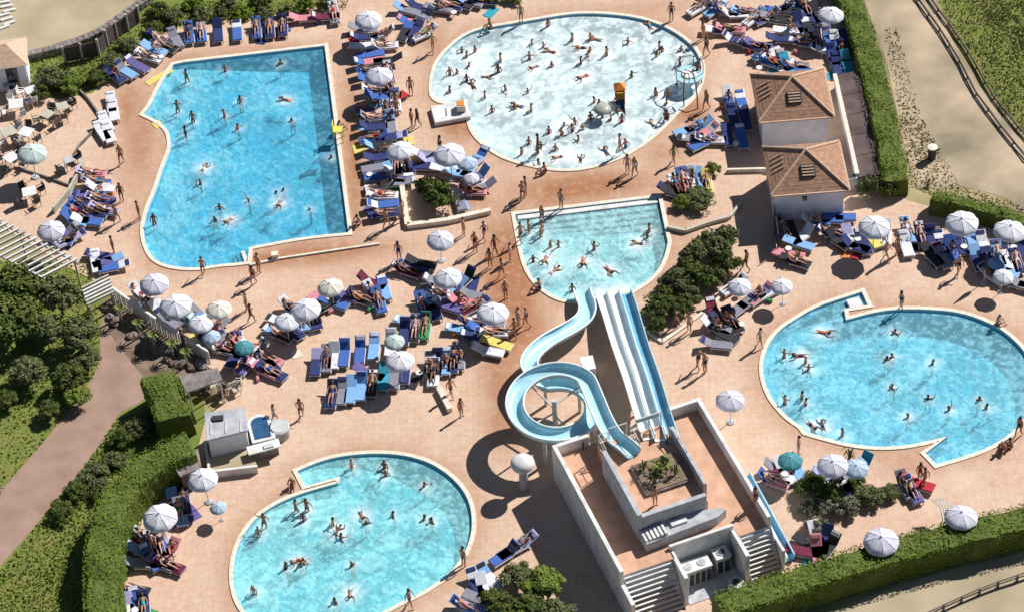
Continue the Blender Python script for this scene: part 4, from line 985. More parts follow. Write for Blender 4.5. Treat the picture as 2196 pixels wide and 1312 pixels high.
def build_person(tagname, mod=None, X=None):
    J = base_pose()
    if mod:
        for k, v in mod.items(): J[k] = (*v, J[k][3])
    if X: J = {k: (*(X @ Vector(v[:3])), v[3]) for k, v in J.items()}
    nose = Vector(J['head'][:3]); hv = (Vector(J['crown'][:3]) - Vector(J['neck'][:3])).normalized()
    side = (Vector(J['rsh'][:3]) - Vector(J['lsh'][:3])).normalized(); fw = hv.cross(side).normalized()
    if tagname.startswith('lie') or tagname.startswith('lounge'): pass
    J['nose'] = (*(nose + fw * .098 - hv * .01), .016)
    E_ = [('pelvis', 'spine'), ('spine', 'chest'), ('chest', 'neck'), ('neck', 'head'), ('head', 'crown'), ('head', 'nose')]
    for n, s in (('l', -1), ('r', 1)):
        el, wr = Vector(J[n + 'el'][:3]), Vector(J[n + 'wr'][:3]); d = (wr - el).normalized(); pf = d.cross(side)
        pf = pf.normalized() if pf.length > .2 else fw
        sd = pf
        J[n + 'palm'] = (*(wr + d * .06), (.03)); E_ += [('chest', n + 'sh'), (n + 'sh', n + 'el'), (n + 'el', n + 'wr'), (n + 'wr', n + 'palm'), ('pelvis', n + 'hip'), (n + 'hip', n + 'kn'), (n + 'kn', n + 'an'), (n + 'an', n + 'to')]
    body = skin_mesh('body', J, E_, 1)
    # fingers: five unequal bent chains grown from each palm and joined to the body surface
    fm = MB()
    for n in ('l', 'r'):
        wr, pa = Vector(J[n + 'wr'][:3]), Vector(J[n + 'palm'][:3]); d = (pa - wr).normalized(); sd = d.cross(side); sd = sd.normalized() if sd.length > .2 else fw; cu = d.cross(sd).normalized()
        for q, (o, l) in enumerate(((-.024, .062), (-.008, .075), (.008, .07), (.024, .055))):
            b = pa + sd * o + d * .01; fm.tube([b, b + d * l * .6, b + d * l + cu * .018], [.009, .008, .006], 5)
        b = wr + d * .03 - sd * .025; fm.tube([b, b - sd * .03 + d * .025, b - sd * .036 + d * .055], [.011, .009, .007], 5)
    fme = fm.mesh('f', True); bm = bmesh.new(); bm.from_mesh(body); bm.from_mesh(fme)
    for f in bm.faces: f.smooth = True
    bm.to_mesh(body); bm.free(); bpy.data.meshes.remove(fme)
    V3 = lambda k: Vector(J[k][:3])
    def mixj(a, b, t, r): v = V3(a).lerp(V3(b), t); return (*v, r)
    K = dict(w=mixj('pelvis', 'spine', .35, .132), p=(*V3('pelvis'), .142), a=(*V3('lhip'), .104), b=mixj('lhip', 'lkn', .45, .092), c=(*V3('rhip'), .104), d=mixj('rhip', 'rkn', .45, .092))
    trunks = skin_mesh('swimwear', K, [('w', 'p'), ('p', 'a'), ('a', 'b'), ('p', 'c'), ('c', 'd')], 1, 1)
    K2 = dict(p=(*V3('pelvis'), .145), s=(*V3('spine'), .122), c=mixj('spine', 'chest', .9, .145), a=mixj('lhip', 'lkn', .08, .098), d=mixj('rhip', 'rkn', .08, .098))
    suit = skin_mesh('swimwear', K2, [('p', 's'), ('s', 'c'), ('p', 'a'), ('p', 'd')], 1, 0)
    hd = V3('head'); hc = V3('crown')
    Rm = Matrix((side, -fw, hv)).transposed()
    def hairm(long):
        mb = MB(); mb.sphere((0, 0, 0), (.103, .112, .105), 10, 6, -.35 if not long else -.8)
        vs = []
        for v in mb.v:
            v = Vector(v)
            if v.y < -.03 and v.z < .045: v = v * .78; v.y = max(v.y, -.05)
            if long and v.y > 0 and v.z < 0: v.z *= 2.2
            vs.append(tuple(hd + hv * .035 - fw * .006 + Rm @ v))
        mb.v = vs; return mb.mesh('hair', True)
    ey = MB()
    for s in (-1, 1): ey.box(hd + fw * .09 + side * s * .032 + hv * .008, (.018, .014, .012))
    ey.box(hd + fw * .088 - hv * .045, (.04, .01, .008))
    return dict(body=body, trunks=trunks, suit=suit, short=hairm(False), long=hairm(True), eyes=ey.mesh('eyes'))
Rx = Matrix.Rotation
def lounge_mod():
    m_ = dict(pelvis=(0, 0, .12), spine=(0, .16, .17), chest=(0, .34, .27), neck=(0, .47, .35), head=(0, .58, .43), crown=(0, .66, .47))
    for s, n in ((-1, 'l'), (1, 'r')):
        m_.update({n + 'sh': (s * .17, .42, .31), n + 'el': (s * .27, .2, .18), n + 'wr': (s * .26, -.03, .13), n + 'hip': (s * .09, -.07, .11), n + 'kn': (s * .11, -.46, .14 if s < 0 else .26), n + 'an': (s * .12, -.86, .07), n + 'to': (s * .14, -.92, .17)})
    return m_
def sit_mod():
    m_ = dict(pelvis=(0, 0, .13), spine=(0, .0, .30), chest=(0, -.04, .50), neck=(0, -.07, .66), head=(0, -.11, .77), crown=(0, -.11, .86))
    for s, n in ((-1, 'l'), (1, 'r')):
        m_.update({n + 'sh': (s * .17, -.05, .59), n + 'el': (s * .24, -.2, .40), n + 'wr': (s * .18, -.38, .36), n + 'hip': (s * .1, -.03, .12), n + 'kn': (s * .16, -.38, .36), n + 'an': (s * .15, -.55, .06), n + 'to': (s * .16, -.68, .035)})
    return m_
def swim_mod():
    m_ = dict(pelvis=(0, .2, -.02), spine=(0, .04, .0), chest=(0, -.16, .02), neck=(0, -.32, .05), head=(0, -.42, .10), crown=(0, -.46, .18))
    for s, n in ((-1, 'l'), (1, 'r')):
        m_.update({n + 'sh': (s * .17, -.25, .03), n + 'el': (s * .34, -.42, .0), n + 'wr': (s * (.22 if s < 0 else .38), -.66, .0), n + 'hip': (s * .09, .27, -.04), n + 'kn': (s * .16, .62, -.1), n + 'an': (s * (.12 if s < 0 else .26), .98, -.06), n + 'to': (s * .18, 1.1, -.1)})
    return m_
POSE = dict(
    stand=build_person('stand'),
    walk=build_person('walk', dict(lkn=(-.1, -.16, .52), lan=(-.1, -.2, .11), lto=(-.11, -.36, .06), rkn=(.1, .03, .48), ran=(.1, .26, .12), rto=(.11, .15, .04), lel=(-.24, .12, 1.14), lwr=(-.23, .1, .91), rel=(.24, -.08, 1.15), rwr=(.22, -.24, .97))),
    armsup=build_person('armsup', dict(lel=(-.40, -.02, 1.42), lwr=(-.46, -.08, 1.65), rel=(.36, -.08, 1.22), rwr=(.42, -.26, 1.30), lkn=(-.16, -.05, .48), lan=(-.2, .0, .09), lto=(-.23, -.14, .035))),
    wade=build_person('wade', dict(lel=(-.36, -.02, 1.22), lwr=(-.52, -.12, 1.10), rel=(.36, -.02, 1.22), rwr=(.5, -.14, 1.12))),
    lounge=build_person('lounge', lounge_mod()), sit=build_person('sit', sit_mod()), swim=build_person('swim', swim_mod()))
COLN = {k: FN[k] for k in FN}
def person(loc, rz, pose, skin=0, hair='hair', suit='n', kind='trunks', long=False, s=1.0, z=None):
    R = empty('person', loc, rz); R.scale = (s, s, s); D = POSE[pose]
    link('body', D['body'], SKIN[skin], R, own=True); link('swimwear', D[kind], FAB[suit], R, own=True)
    link('hair', D['long' if long else 'short'], M[hair], R, own=True); link('eyes', D['eyes'], M['eye'], R)['kind'] = 'stuff'
    return R
HN = {'hair': 'dark haired', 'hairb': 'brown haired', 'hairy': 'blond'}
def rperson(r): 
    h = r.choice(['hair', 'hair', 'hair', 'hairb', 'hairb', 'hairy']); k = r.choice(['trunks', 'suit', 'trunks']); c = r.choice('nbrdpkwtoemnd')
    return h, k, c, r.choice([0, 1, 1, 1, 2])
SW = {'trunks': 'trunks', 'suit': 'swimsuit'}

# --- clusters of loungers: (where-phrase, [(x, y, heading, colour)...], share occupied)
def gen(x0, y0, x1, y1, n, rots, cols, seed, jx=6, jy=5):
    r = random.Random(seed); out = []
    for i in range(n):
        t = i / max(1, n - 1); out.append((x0 + (x1 - x0) * t + r.uniform(-jx, jx), y0 + (y1 - y0) * t + r.uniform(-jy, jy), r.choice(rots) + r.uniform(-7, 7), r.choice(cols)))
    return out
CL = [
    ('in row above lagoon pool', [(405, 72, 5, 'b'), (432, 70, 5, 'b'), (467, 68, 4, 'n'), (508, 66, 3, 'p'), (550, 62, 3, 'b'), (578, 60, 3, 'n'), (606, 57, 2, 'n'), (650, 40, 88, 'k'), (697, 37, 92, 'm'), (716, 30, 5, 'g')], .5),
    ('at the top left of lagoon pool', [(375, 84, 20, 'g'), (352, 98, 55, 'd'), (330, 106, 60, 's'), (318, 122, 60, 'w'), (293, 140, 48, 'p'), (268, 152, 45, 's'), (245, 160, 40, 'n'), (340, 84, 50, 'n')], .4),
    ('in upper column right of lagoon', gen(778, 62, 806, 208, 9, [88, 96, -88, 80], 'nbpgndwk', 11, 4, 3) + gen(822, 72, 846, 215, 6, [8, 90, -80], 'pngwd', 12, 5, 4), .55),
    ('in lower column right of lagoon', gen(796, 232, 822, 462, 12, [88, 96, -88], 'nbpnbgdw', 13, 4, 3) + gen(835, 240, 858, 395, 7, [90, -85, 10], 'npdgw', 14, 4, 4), .5),
    ('at top edge between big pools', [(872, 22, 60, 'd'), (893, 14, 55, 'n'), (912, 36, -50, 'g'), (893, 62, -35, 'n'), (912, 72, -60, 'w'), (880, 48, 70, 'k'), (940, 18, 70, 'p'), (962, 12, 70, 'n'), (985, 8, 60, 'd'), (1005, 4, 65, 'g'), (1035, 2, 80, 'n'), (870, 68, -20, 'd')], .4),
    ('beside the round bush', [(850, 352, 0, 'n'), (872, 356, 5, 'w'), (845, 385, 80, 'p'), (905, 330, 75, 'g'), (925, 345, 80, 'l'), (955, 362, 75, 'w'), (985, 372, 70, 's'), (1010, 358, -30, 's'), (1025, 378, -60, 'p'), (1035, 402, -70, 'g'), (1010, 410, 80, 'k'), (985, 428, 10, 'g'), (1025, 340, -40, 'd'), (900, 356, 80, 'n')], .45),
    ('under the middle parasol pair', [(602, 690, 60, 'd'), (624, 706, 40, 'n'), (646, 684, 10, 's'), (672, 680, 15, 'n'), (698, 655, -60, 'd'), (690, 625, -50, 'k'), (735, 632, 65, 'p'), (625, 660, 50, 'n'), (715, 648, 60, 'm'), (596, 715, 55, 'd')], .5),
    ('above the blue lounger row', [(772, 640, 62, 'd'), (800, 628, 30, 'p'), (823, 618, 10, 's'), (812, 645, 12, 'b'), (795, 606, 60, 'm'), (885, 575, 70, 'n'), (902, 565, 70, 'd'), (870, 580, 60, 'm')], .5),
    ('left of the splash pool', [(905, 655, 10, 'b'), (930, 660, 12, 'n'), (918, 640, 8, 'd'), (948, 628, 60, 'g'), (975, 618, -50, 'e'), (998, 600, -40, 'd'), (958, 655, 60, 'p'), (985, 645, 70, 'k'), (1010, 632, 65, 'g'), (940, 605, 70, 'd'), (1020, 655, -60, 'm')], .45),
    ('left of the spiral slide', [(1010, 690, 80, 'n'), (1035, 705, 75, 'b'), (1055, 712, 80, 'd'), (1020, 722, 78, 'n'), (1065, 735, 60, 'y'), (1045, 752, 70, 'w'), (990, 705, 75, 'd'), (1072, 690, -10, 'g')], .3),
    ('in the upper middle row', [(678, 778, -6, 'n'), (700, 770, -4, 'g'), (716, 764, -5, 'w'), (738, 758, -6, 'b'), (772, 752, -5, 'b'), (802, 744, -6, 's'), (838, 736, -6, 'w'), (868, 712, -8, 'n'), (890, 705, -8, 'd'), (912, 700, -8, 'e'), (880, 690, 70, 'm')], .35),
    ('in the lower middle row', [(712, 846, -8, 'n'), (733, 840, -6, 'g'), (752, 836, -7, 'm'), (775, 830, -6, 's'), (798, 822, -7, 'd'), (822, 808, -8, 't'), (846, 806, -6, 'g'), (868, 795, -6, 'n'), (790, 800, 60, 'p')], .4),
    ('right of the middle rows', [(922, 785, -5, 'd'), (938, 778, -6, 'n'), (955, 776, -5, 's'), (972, 770, -6, 'n'), (986, 764, -6, 'g'), (930, 800, -6, 'w')], .35),
    ('beside the pale rail', [(195, 372, 80, 'k'), (205, 390, 75, 'b'), (212, 404, 80, 'w'), (190, 418, 80, 'p'), (215, 428, 75, 'p'), (180, 440, 70, 'b'), (165, 458, 60, 'b'), (200, 455, 70, 'n'), (222, 450, 70, 'l'), (185, 474, 75, 'b'), (210, 415, -30, 'p'), (158, 470, 60, 's')], .4),
    ('beside the pergola corner', [(140, 500, -60, 'p'), (152, 512, -60, 'l'), (125, 512, 70, 'd'), (215, 548, 70, 'p'), (232, 560, -70, 'p'), (245, 572, -80, 'b'), (205, 560, 10, 'w')], .3),
    ('along the picket fence', gen(400, 668, 575, 775, 17, [40, 50, 60, -40, 10], 'ngbpwtrkdsl', 15, 12, 9) + gen(455, 735, 580, 800, 9, [50, 70, -30], 'npkbdw', 16, 10, 8) + [(300, 632, 40, 'g'), (318, 640, 50, 'w'), (345, 668, 45, 'd'), (360, 684, 45, 'g')], .5),
    ('above the upper house', gen(1500, 10, 1620, 38, 7, [60, -50, 80], 'npgdw', 17, 10, 9) + gen(1545, 62, 1650, 112, 7, [65, 80, -70], 'dnkpg', 18, 10, 10) + gen(1645, 30, 1740, 18, 7, [10, 70, -60], 'npdb', 19, 8, 14) + gen(1640, 130, 1720, 152, 6, [60, 10, 80], 'bwtpk', 20, 6, 6), .45),
    ('beside the long hedge top', [(1690, 66, 80, 'w'), (1672, 84, 80, 'n'), (1715, 52, 10, 'n'), (1735, 66, 10, 'd'), (1752, 84, 0, 'n'), (1775, 78, 5, 'b'), (1792, 92, 5, 'b'), (1808, 112, 0, 'n'), (1785, 120, 5, 'n'), (1770, 108, 80, 'w'), (1815, 135, 5, 't'), (1795, 140, 0, 'n'), (1750, 30, 10, 'd'), (1808, 70, 10, 'n'), (1722, 92, 70, 'p'), (1735, 40, 60, 'n')], .3),
    ('left of the upper house', [(1562, 212, 3, 'b'), (1590, 218, 3, 'b'), (1572, 250, 3, 'n'), (1598, 256, 3, 'n'), (1478, 278, -70, 's'), (1500, 270, -65, 'b'), (1515, 284, -60, 'k'), (1488, 298, 80, 'd'), (1508, 306, -60, 'p'), (1522, 300, 80, 'w'), (1560, 290, 3, 'n'), (1590, 295, 3, 'b')], .25),
    ('behind the planter bush', [(1450, 398, 15, 'm'), (1466, 388, 10, 'k'), (1484, 384, 5, 'w'), (1500, 386, 5, 's'), (1516, 392, 0, 'y'), (1440, 412, 60, 'd')], .5),
    ('below the lower house', [(1680, 492, 20, 'g'), (1700, 500, 10, 'd'), (1722, 506, -50, 'w'), (1712, 522, 60, 'e'), (1745, 475, 80, 'b'), (1772, 470, 82, 'b'), (1800, 466, 84, 'b'), (1780, 500, 70, 'n'), (1795, 515, 40, 'd'), (1822, 510, 10, 'w'), (1832, 528, 60, 'n'), (1850, 520, 10, 'n'), (1900, 500, -10, 'w'), (1868, 508, 20, 'y'), (1690, 545, 70, 'k'), (1705, 560, 60, 'd')], .4),
    ('under the right low hedge', [(1945, 495, 3, 's'), (1942, 525, 3, 'w'), (1975, 505, 3, 'n'), (1998, 512, 3, 'n'), (2018, 520, 3, 'n'), (1998, 548, 25, 'd'), (2020, 550, 15, 'm'), (2040, 535, 5, 'b'), (2060, 522, 5, 'n'), (2085, 515, 3, 'd'), (2108, 525, 3, 'm'), (2095, 555, 5, 'n'), (2118, 560, 3, 'n'), (2140, 545, 3, 'p'), (2160, 555, 3, 'd'), (2180, 560, 3, 'n'), (2150, 580, 60, 's'), (2172, 606, 70, 'g'), (2192, 612, 60, 'd'), (2125, 590, 40, 'w'), (2190, 530, 3, 'n')], .4),
    ('right of the shrub bed', [(1532, 700, 60, 'g'), (1552, 690, 60, 'd'), (1570, 686, 20, 'd'), (1530, 668, 10, 'm'), (1592, 655, -50, 'p'), (1612, 640, -50, 'd'), (1535, 738, 75, 'g'), (1550, 716, 50, 'd'), (1575, 612, -55, 'w'), (1655, 622, -60, 'w'), (1632, 632, -50, 'k')], .35),
    ('above the right flower bed', [(1668, 1005, 70, 'm'), (1682, 1010, 20, 'w'), (1705, 1000, 15, 's'), (1655, 1030, 60, 'k'), (1770, 1022, 70, 'l'), (1800, 1028, -60, 'w'), (1825, 1010, -60, 's'), (1848, 1000, -40, 't'), (1940, 1040, 15, 'g'), (1955, 1050, 15, 'p'), (1965, 1035, 60, 'r')], .35),
    ('below the flower bed', [(1735, 1165, 50, 'd'), (1752, 1150, 10, 'w'), (1770, 1158, -20, 'n'), (1722, 1182, 70, 'm'), (1752, 1180, 0, 'k'), (1778, 1172, -40, 'd')], .3),
    ('by the garden wall', [(372, 1078, 10, 'd'), (395, 1074, 8, 'n'), (386, 1098, 10, 'm'), (312, 1150, 60, 'g'), (326, 1168, 20, 'n'), (345, 1165, 15, 'b'), (300, 1178, 70, 'd'), (322, 1196, 30, 'b'), (340, 1205, 60, 'g'), (300, 1208, 80, 'g'), (362, 1185, -30, 'k'), (290, 1292, 10, 'b'), (308, 1300, 5, 'n'), (276, 1304, 10, 'w'), (283, 1262, 70, 'd'), (360, 1210, 60, 'm')], .35),
    ('right of the near pool', [(1085, 1188, -55, 'b'), (1102, 1175, -55, 'n'), (1120, 1166, -60, 'l'), (1020, 1250, 15, 'n'), (1036, 1262, 10, 'w'), (1030, 1285, 60, 'g'), (1000, 1300, 60, 's'), (1048, 1238, 30, 'd')], .4)]
NL = 0; r9 = random.Random(21); LCOUNT = []
occupied = []
for where, L_, occ in CL:
    for x, y, rot, c in L_:
        p = P(x, y, .3); rz = math.radians(rot); back = r9.choice((8, 30, 30, 48)); c2 = r9.choice([None, 'w', 'n', c, None])
        if c in 'ey' and r9.random() < .7: c = 's' if c == 'e' else 'w'
        if c in 'mdp' and r9.random() < .4: c = r9.choice('bgws')
        cb = r9.choice('wwlsgb') if r9.random() < .38 else None
        R = lounger(p.x, p.y, rz, c, c2, back, 1.0 + r9.uniform(-.03, .03), cb); tag(R, None, 'sun lounger', 'sun loungers on the deck'); NL += 1
        pend(R, f'{FN[c]} sun lounger', where, x, y)
        if r9.random() < occ:
            h, k, cs, sk = rperson(r9); lng = k == 'suit'; pose = 'lounge' if r9.random() < .78 else 'sit'
            q = person((p.x - .0, p.y, .365), rz, pose, sk, h, cs, k, lng, r9.uniform(.92, 1.03)); tag(q, None, 'person', 'bathers on the loungers')
            pend(q, f"person in {FN[cs]} {SW[k]} {'lying' if pose == 'lounge' else 'sitting'} on {FN[c]} lounger", where, x, y)

# --- people standing and walking on the deck (feet pixels)
DK = [(300, 470, 'stand', 'n'), (262, 352, 'walk', 'm'), (262, 432, 'stand', 'd'), (252, 478, 'walk', 'b'), (245, 545, 'stand', 'r'), (990, 892, 'stand', 'k'), (968, 850, 'walk', 'd'), (647, 895, 'walk', 'm'), (884, 272, 'stand', 'd'), (897, 272, 'walk', 'd'), (882, 205, 'stand', 'm'),
      (1121, 430, 'walk', 'n'), (1128, 418, 'stand', 'k'), (1204, 448, 'stand', 'p'), (1346, 372, 'stand', 'k'), (1362, 378, 'walk', 'w'), (1478, 712, 'stand', 'n'), (545, 610, 'walk', 'm'), (556, 585, 'stand', 'd'), (857, 560, 'stand', 'n'),
      (1062, 545, 'walk', 'd'), (1052, 575, 'stand', 'o'), (1078, 595, 'walk', 'm'), (1085, 640, 'stand', 'n'), (1095, 560, 'stand', 'k'), (1118, 520, 'walk', 'd'), (1020, 540, 'stand', 'm'), (1040, 515, 'walk', 'n'), (995, 505, 'stand', 'o'), (1130, 700, 'walk', 'n'), (1105, 722, 'walk', 'g'),
      (1112, 700, 'stand', 'p'), (1157, 622, 'sit', 'n'), (437, 590, 'walk', 'd'), (726, 282, 'sit', 'd'), (1630, 742, 'walk', 'm'), (1512, 800, 'stand', 'd'), (1498, 790, 'walk', 'n'), (2138, 697, 'sit', 'm'), (1932, 663, 'stand', 'd'), (1972, 1030, 'stand', 'r'),
      (1982, 1045, 'walk', 'm'), (2184, 935, 'walk', 'd'), (2150, 965, 'sit', 'k'), (2168, 958, 'sit', 'd'), (880, 1300, 'walk', 'n'), (995, 1212, 'stand', 'm'), (1445, 350, 'walk', 'e'), (1430, 260, 'sit', 'd'), (1496, 172, 'walk', 'm'), (1440, 45, 'stand', 'd'),
      (1053, 65, 'sit', 'm'), (1118, 48, 'stand', 'p'), (1515, 120, 'walk', 'n'), (1508, 85, 'stand', 'o'), (590, 905, 'walk', 'w'), (375, 1195, 'walk', 'r'), (395, 745, 'stand', 'r'), (1712, 975, 'stand', 'p'), (1405, 1082, 'stand', 'w'), (1620, 1085, 'stand', 'm'),
      (1170, 372, 'sit', 'd'), (1330, 330, 'walk', 'k'), (540, 690, 'walk', 'm'), (530, 665, 'stand', 'n'), (1450, 700, 'walk', 'd'), (1660, 210, 'walk', 'n'), (1515, 235, 'walk', 'b'), (1900, 560, 'walk', 'w'), (1925, 545, 'stand', 'd'), (2055, 590, 'walk', 'd'), (1600, 580, 'walk', 'm'),
      (945, 330, 'stand', 'd'), (930, 112, 'walk', 'o'), (852, 250, 'stand', 'n'), (865, 470, 'walk', 'e'), (830, 490, 'walk', 'd'), (770, 480, 'sit', 'm'), (628, 1040, 'sit', 'o'), (1155, 330, 'stand', 'd')]
TW = {(1405, 1082): 3.3, (1620, 1085): 2.35}
rp_ = random.Random(33)
regions = [(0, 560, 0, 330, 'upper left of the lagoon pool'), (0, 560, 330, 640, 'left of the lagoon pool'), (560, 1000, 0, 520, 'between lagoon and wave pool'), (1000, 1500, 0, 470, 'by the rim of the wave pool'),
           (1000, 1240, 470, 760, 'left of the splash pool'), (500, 1000, 520, 1000, 'on the middle terrace'), (1240, 1760, 560, 860, 'right of the straight slides'), (0, 800, 640, 1312, 'on the lower left terrace'), (800, 1240, 860, 1312, 'right of the near pool'),
           (1500, 2196, 0, 500, 'near the two houses'), (1760, 2196, 500, 900, 'by the right pool'), (1240, 2196, 860, 1312, 'on the lower right terrace')]
def whereis(x, y):
    for a, b, c, d, n in regions:
        if a <= x < b and c <= y < d: return n
    return 'on the deck'
PN = {'stand': 'standing', 'walk': 'walking', 'sit': 'sitting', 'armsup': 'waving', 'wade': 'wading', 'swim': 'swimming'}
for x, y, pose, c in DK:
    zz = TW.get((x, y), .0); p = P(x, y, zz); h, k, _, sk = rperson(rp_); rz = rp_.uniform(0, 6.28)
    q = person((p.x, p.y, zz), rz, pose, sk, h, c, k, k == 'suit', rp_.uniform(.93, 1.05)); tag(q, None, 'person', 'people on the deck')
    pend(q, f'{HN[h]} person in {FN[c]} {SW[k]} {PN[pose]}', whereis(x, y) if not zz else 'on the slide tower', x, y)

# --- bathers
def z1(o, pts, k=3.86): return [(o[0] + a / k, o[1] + b / k) for a, b in pts]
BA = dict(
    wave=z1((1080, 0), [(235, 340), (330, 360), (390, 400), (215, 460), (255, 530), (400, 520), (570, 310), (650, 370), (720, 300), (770, 300), (700, 440), (640, 500), (715, 400), (855, 430), (660, 610), (1030, 330), (1290, 380), (1310, 400), (1270, 440), (1470, 390), (1460, 510), (200, 740), (230, 890), (90, 870), (120, 850), (1060, 610), (750, 820), (790, 850), (830, 900), (720, 960), (500, 1020), (590, 1000), (655, 1040), (570, 1060), (375, 1070), (210, 1160), (310, 1190), (430, 1210), (620, 1130), (150, 1250), (1010, 1190), (1260, 760), (980, 980), (890, 960), (940, 900), (370, 190), (1210, 190), (1230, 1000), (960, 830), (1360, 760), (1350, 830), (280, 1240), (850, 1230), (480, 1090)])
    + z1((540, 0), [(1780, 440), (1850, 400), (1740, 400), (2060, 480), (2040, 570), (1940, 610), (1780, 640), (1830, 680), (1520, 720), (1640, 730), (1930, 780), (1990, 900), (1800, 520), (1640, 590), (1560, 840), (1700, 580), (2100, 720)]) + z1((1080, 320), [(290, 100), (355, 130), (690, 130), (860, 80), (640, 60), (450, 40)]),
    splash=z1((1080, 320), [(210, 660), (320, 660), (310, 700), (390, 780), (455, 780), (350, 880), (245, 900), (660, 900), (870, 970), (420, 980), (1205, 650), (1190, 700), (1115, 750), (570, 1140), (320, 560), (750, 800)]),
    rect=z1((0, 0), [(1865, 560), (1600, 980), (1970, 1040), (1860, 940), (1990, 820), (1475, 900), (1540, 1100), (1550, 650)]) + z1((0, 320), [(1660, 260), (1820, 460), (1780, 560), (1280, 590), (1900, 560), (1690, 130), (2060, 400)]) + z1((540, 0), [(280, 800), (330, 970), (240, 500)]) + z1((540, 320), [(200, 330), (230, 420), (260, 310), (480, 470), (480, 695), (535, 685), (660, 40)]),
    right=z1((1620, 650), [(555, 210), (235, 410), (360, 400), (410, 460), (435, 510), (1115, 410), (1075, 430), (1450, 460), (1115, 660), (1410, 750), (1580, 840), (1245, 900), (1830, 760), (1890, 820), (240, 790), (380, 750), (410, 800), (460, 970), (550, 970), (710, 1050), (1140, 210)], 3.81),
    bottom=z1((540, 972), [(830, 90), (1100, 90), (1110, 150), (1430, 240), (370, 450), (460, 440), (430, 525), (675, 560), (710, 610), (740, 670), (910, 480), (950, 550), (1170, 480), (1430, 510), (1490, 530), (285, 920), (375, 860), (410, 900), (430, 870), (830, 900), (815, 1130), (690, 1200), (110, 580), (60, 660), (20, 1130)]))
PNAME = dict(wave='wave pool', splash='splash pool', rect='lagoon pool', right='right pool', bottom='near pool')
rb = random.Random(44); BPOS = {k: [] for k in POOLS}
for key, pts in BA.items():
    po = POOLS[key]; xs = [a for a, b in pts]; ys = [b for a, b in pts]; mx_, my_ = (min(xs) + max(xs)) / 2, (min(ys) + max(ys)) / 2
    for x, y in pts:
        g = P(x, y + 8, po['zs']); 
        if not inside(g.x, g.y, offset(po['o'], -.25)): continue
        d = po['df'](g.x, g.y); h, k, c, sk = rperson(rb); s = rb.uniform(.72, .95)
        pose = rb.choice(['wade', 'armsup', 'stand', 'stand', 'walk', 'swim'] if d > .5 else ['wade', 'walk', 'armsup', 'stand'])
        if pose == 'swim': z = po['zs'] + .03
        else: z = -d
        if d > 1.15 and pose != 'swim': s = max(s, .88)
        q = person((g.x, g.y, z), rb.uniform(0, 6.28), pose, max(1, sk), h, c, k, k == 'suit', s); tag(q, None, 'person', 'bathers in the pools')
        BPOS[key].append((g.x - po['c'].x + po['c'].x, g.y, pose == 'swim')); dx = 'left' if x < mx_ else 'right'; dy = 'far' if y < my_ else 'near'
        pend(q, f'{HN[h]} bather in {FN[c]} {SW[k]} {PN[pose]}', f'in the {dy} {dx} of the {PNAME[key]}', x, y)

for key, po in POOLS.items():
    me = [c for c in po['root'].children if c.name.startswith('water')][0].data
    pts = np.array([(v.co.x, v.co.y) for v in me.vertices]); f = np.zeros(len(pts))
    for bx, by, sw in BPOS[key]:
        d2 = ((pts - np.array([bx, by])) ** 2).sum(1); f = np.maximum(f, (1.0 if sw else .7) * np.exp(-d2 / (.45 if sw else .2)))
    if key == 'splash':
        for px, py in ((1248, 640), (1289, 634), (1314, 632), (1340, 630)):
            q = P(px, py - 8); d2 = ((pts - np.array([q.x, q.y])) ** 2).sum(1); f = np.maximum(f, np.exp(-d2 / .6))
    at = me.attributes.new('foam', 'FLOAT', 'POINT'); at.data.foreach_set('value', f.astype(float))

# grass tufts, weeds
def tufts(px, n, seed, label, hmax=.16, matn='leafy'):
    r = random.Random(seed); pts = []; nr = []; poly = [Vector(q[:2]) for q in PP(px)]
    x0 = min(p.x for p in poly); x1 = max(p.x for p in poly); y0 = min(p.y for p in poly); y1 = max(p.y for p in poly)
    cl = [(r.uniform(x0, x1), r.uniform(y0, y1), r.uniform(.5, 2.5)) for _ in range(60)]
    while len(pts) < n:
        if r.random() < .55: c = r.choice(cl); x = r.gauss(c[0], c[2]); y = r.gauss(c[1], c[2])
        else: x = r.uniform(x0, x1); y = r.uniform(y0, y1)
        if not inside(x, y, poly): continue
        pts.append((x, y, r.uniform(0, hmax))); nr.append((r.gauss(0, .8), r.gauss(0, .8), .9))
    o = link('grass_tufts', leaf_mesh('grass_tufts', pts, nr, .17, seed, .5), M[matn]); tag(o, label, 'grass', kind='stuff')
tufts([(-200, 560), (200, 560), (220, 780), (150, 880), (0, 1060), (-250, 1200)], 9000, 4, 'grass of the left lawn under the trees', matn='lawn')
tufts([(325, 870), (250, 900), (200, 975), (0, 1225), (-100, 1400), (280, 1400), (240, 1180), (330, 1000)], 9000, 5, 'grass between the gravel path and curved hedge', matn='lawn')
tufts([(1990, -90), (2035, 60), (2090, 130), (2150, 240), (2300, 400), (2400, -100)], 14000, 6, 'green grass field in the top right corner', matn='field')
tufts([(1895, 60), (1925, 60), (1975, 250), (2060, 400), (2196, 440), (2196, 470), (2000, 420), (1955, 400)], 1500, 7, 'sparse weeds beside the long hedge', .05, 'weeds')
tufts([(50, 130), (200, 80), (300, 20), (760, -30), (740, 22), (400, 58), (300, 95), (235, 180), (90, 215)], 5000, 8, 'grass under the bushes at the top left', matn='lawn')

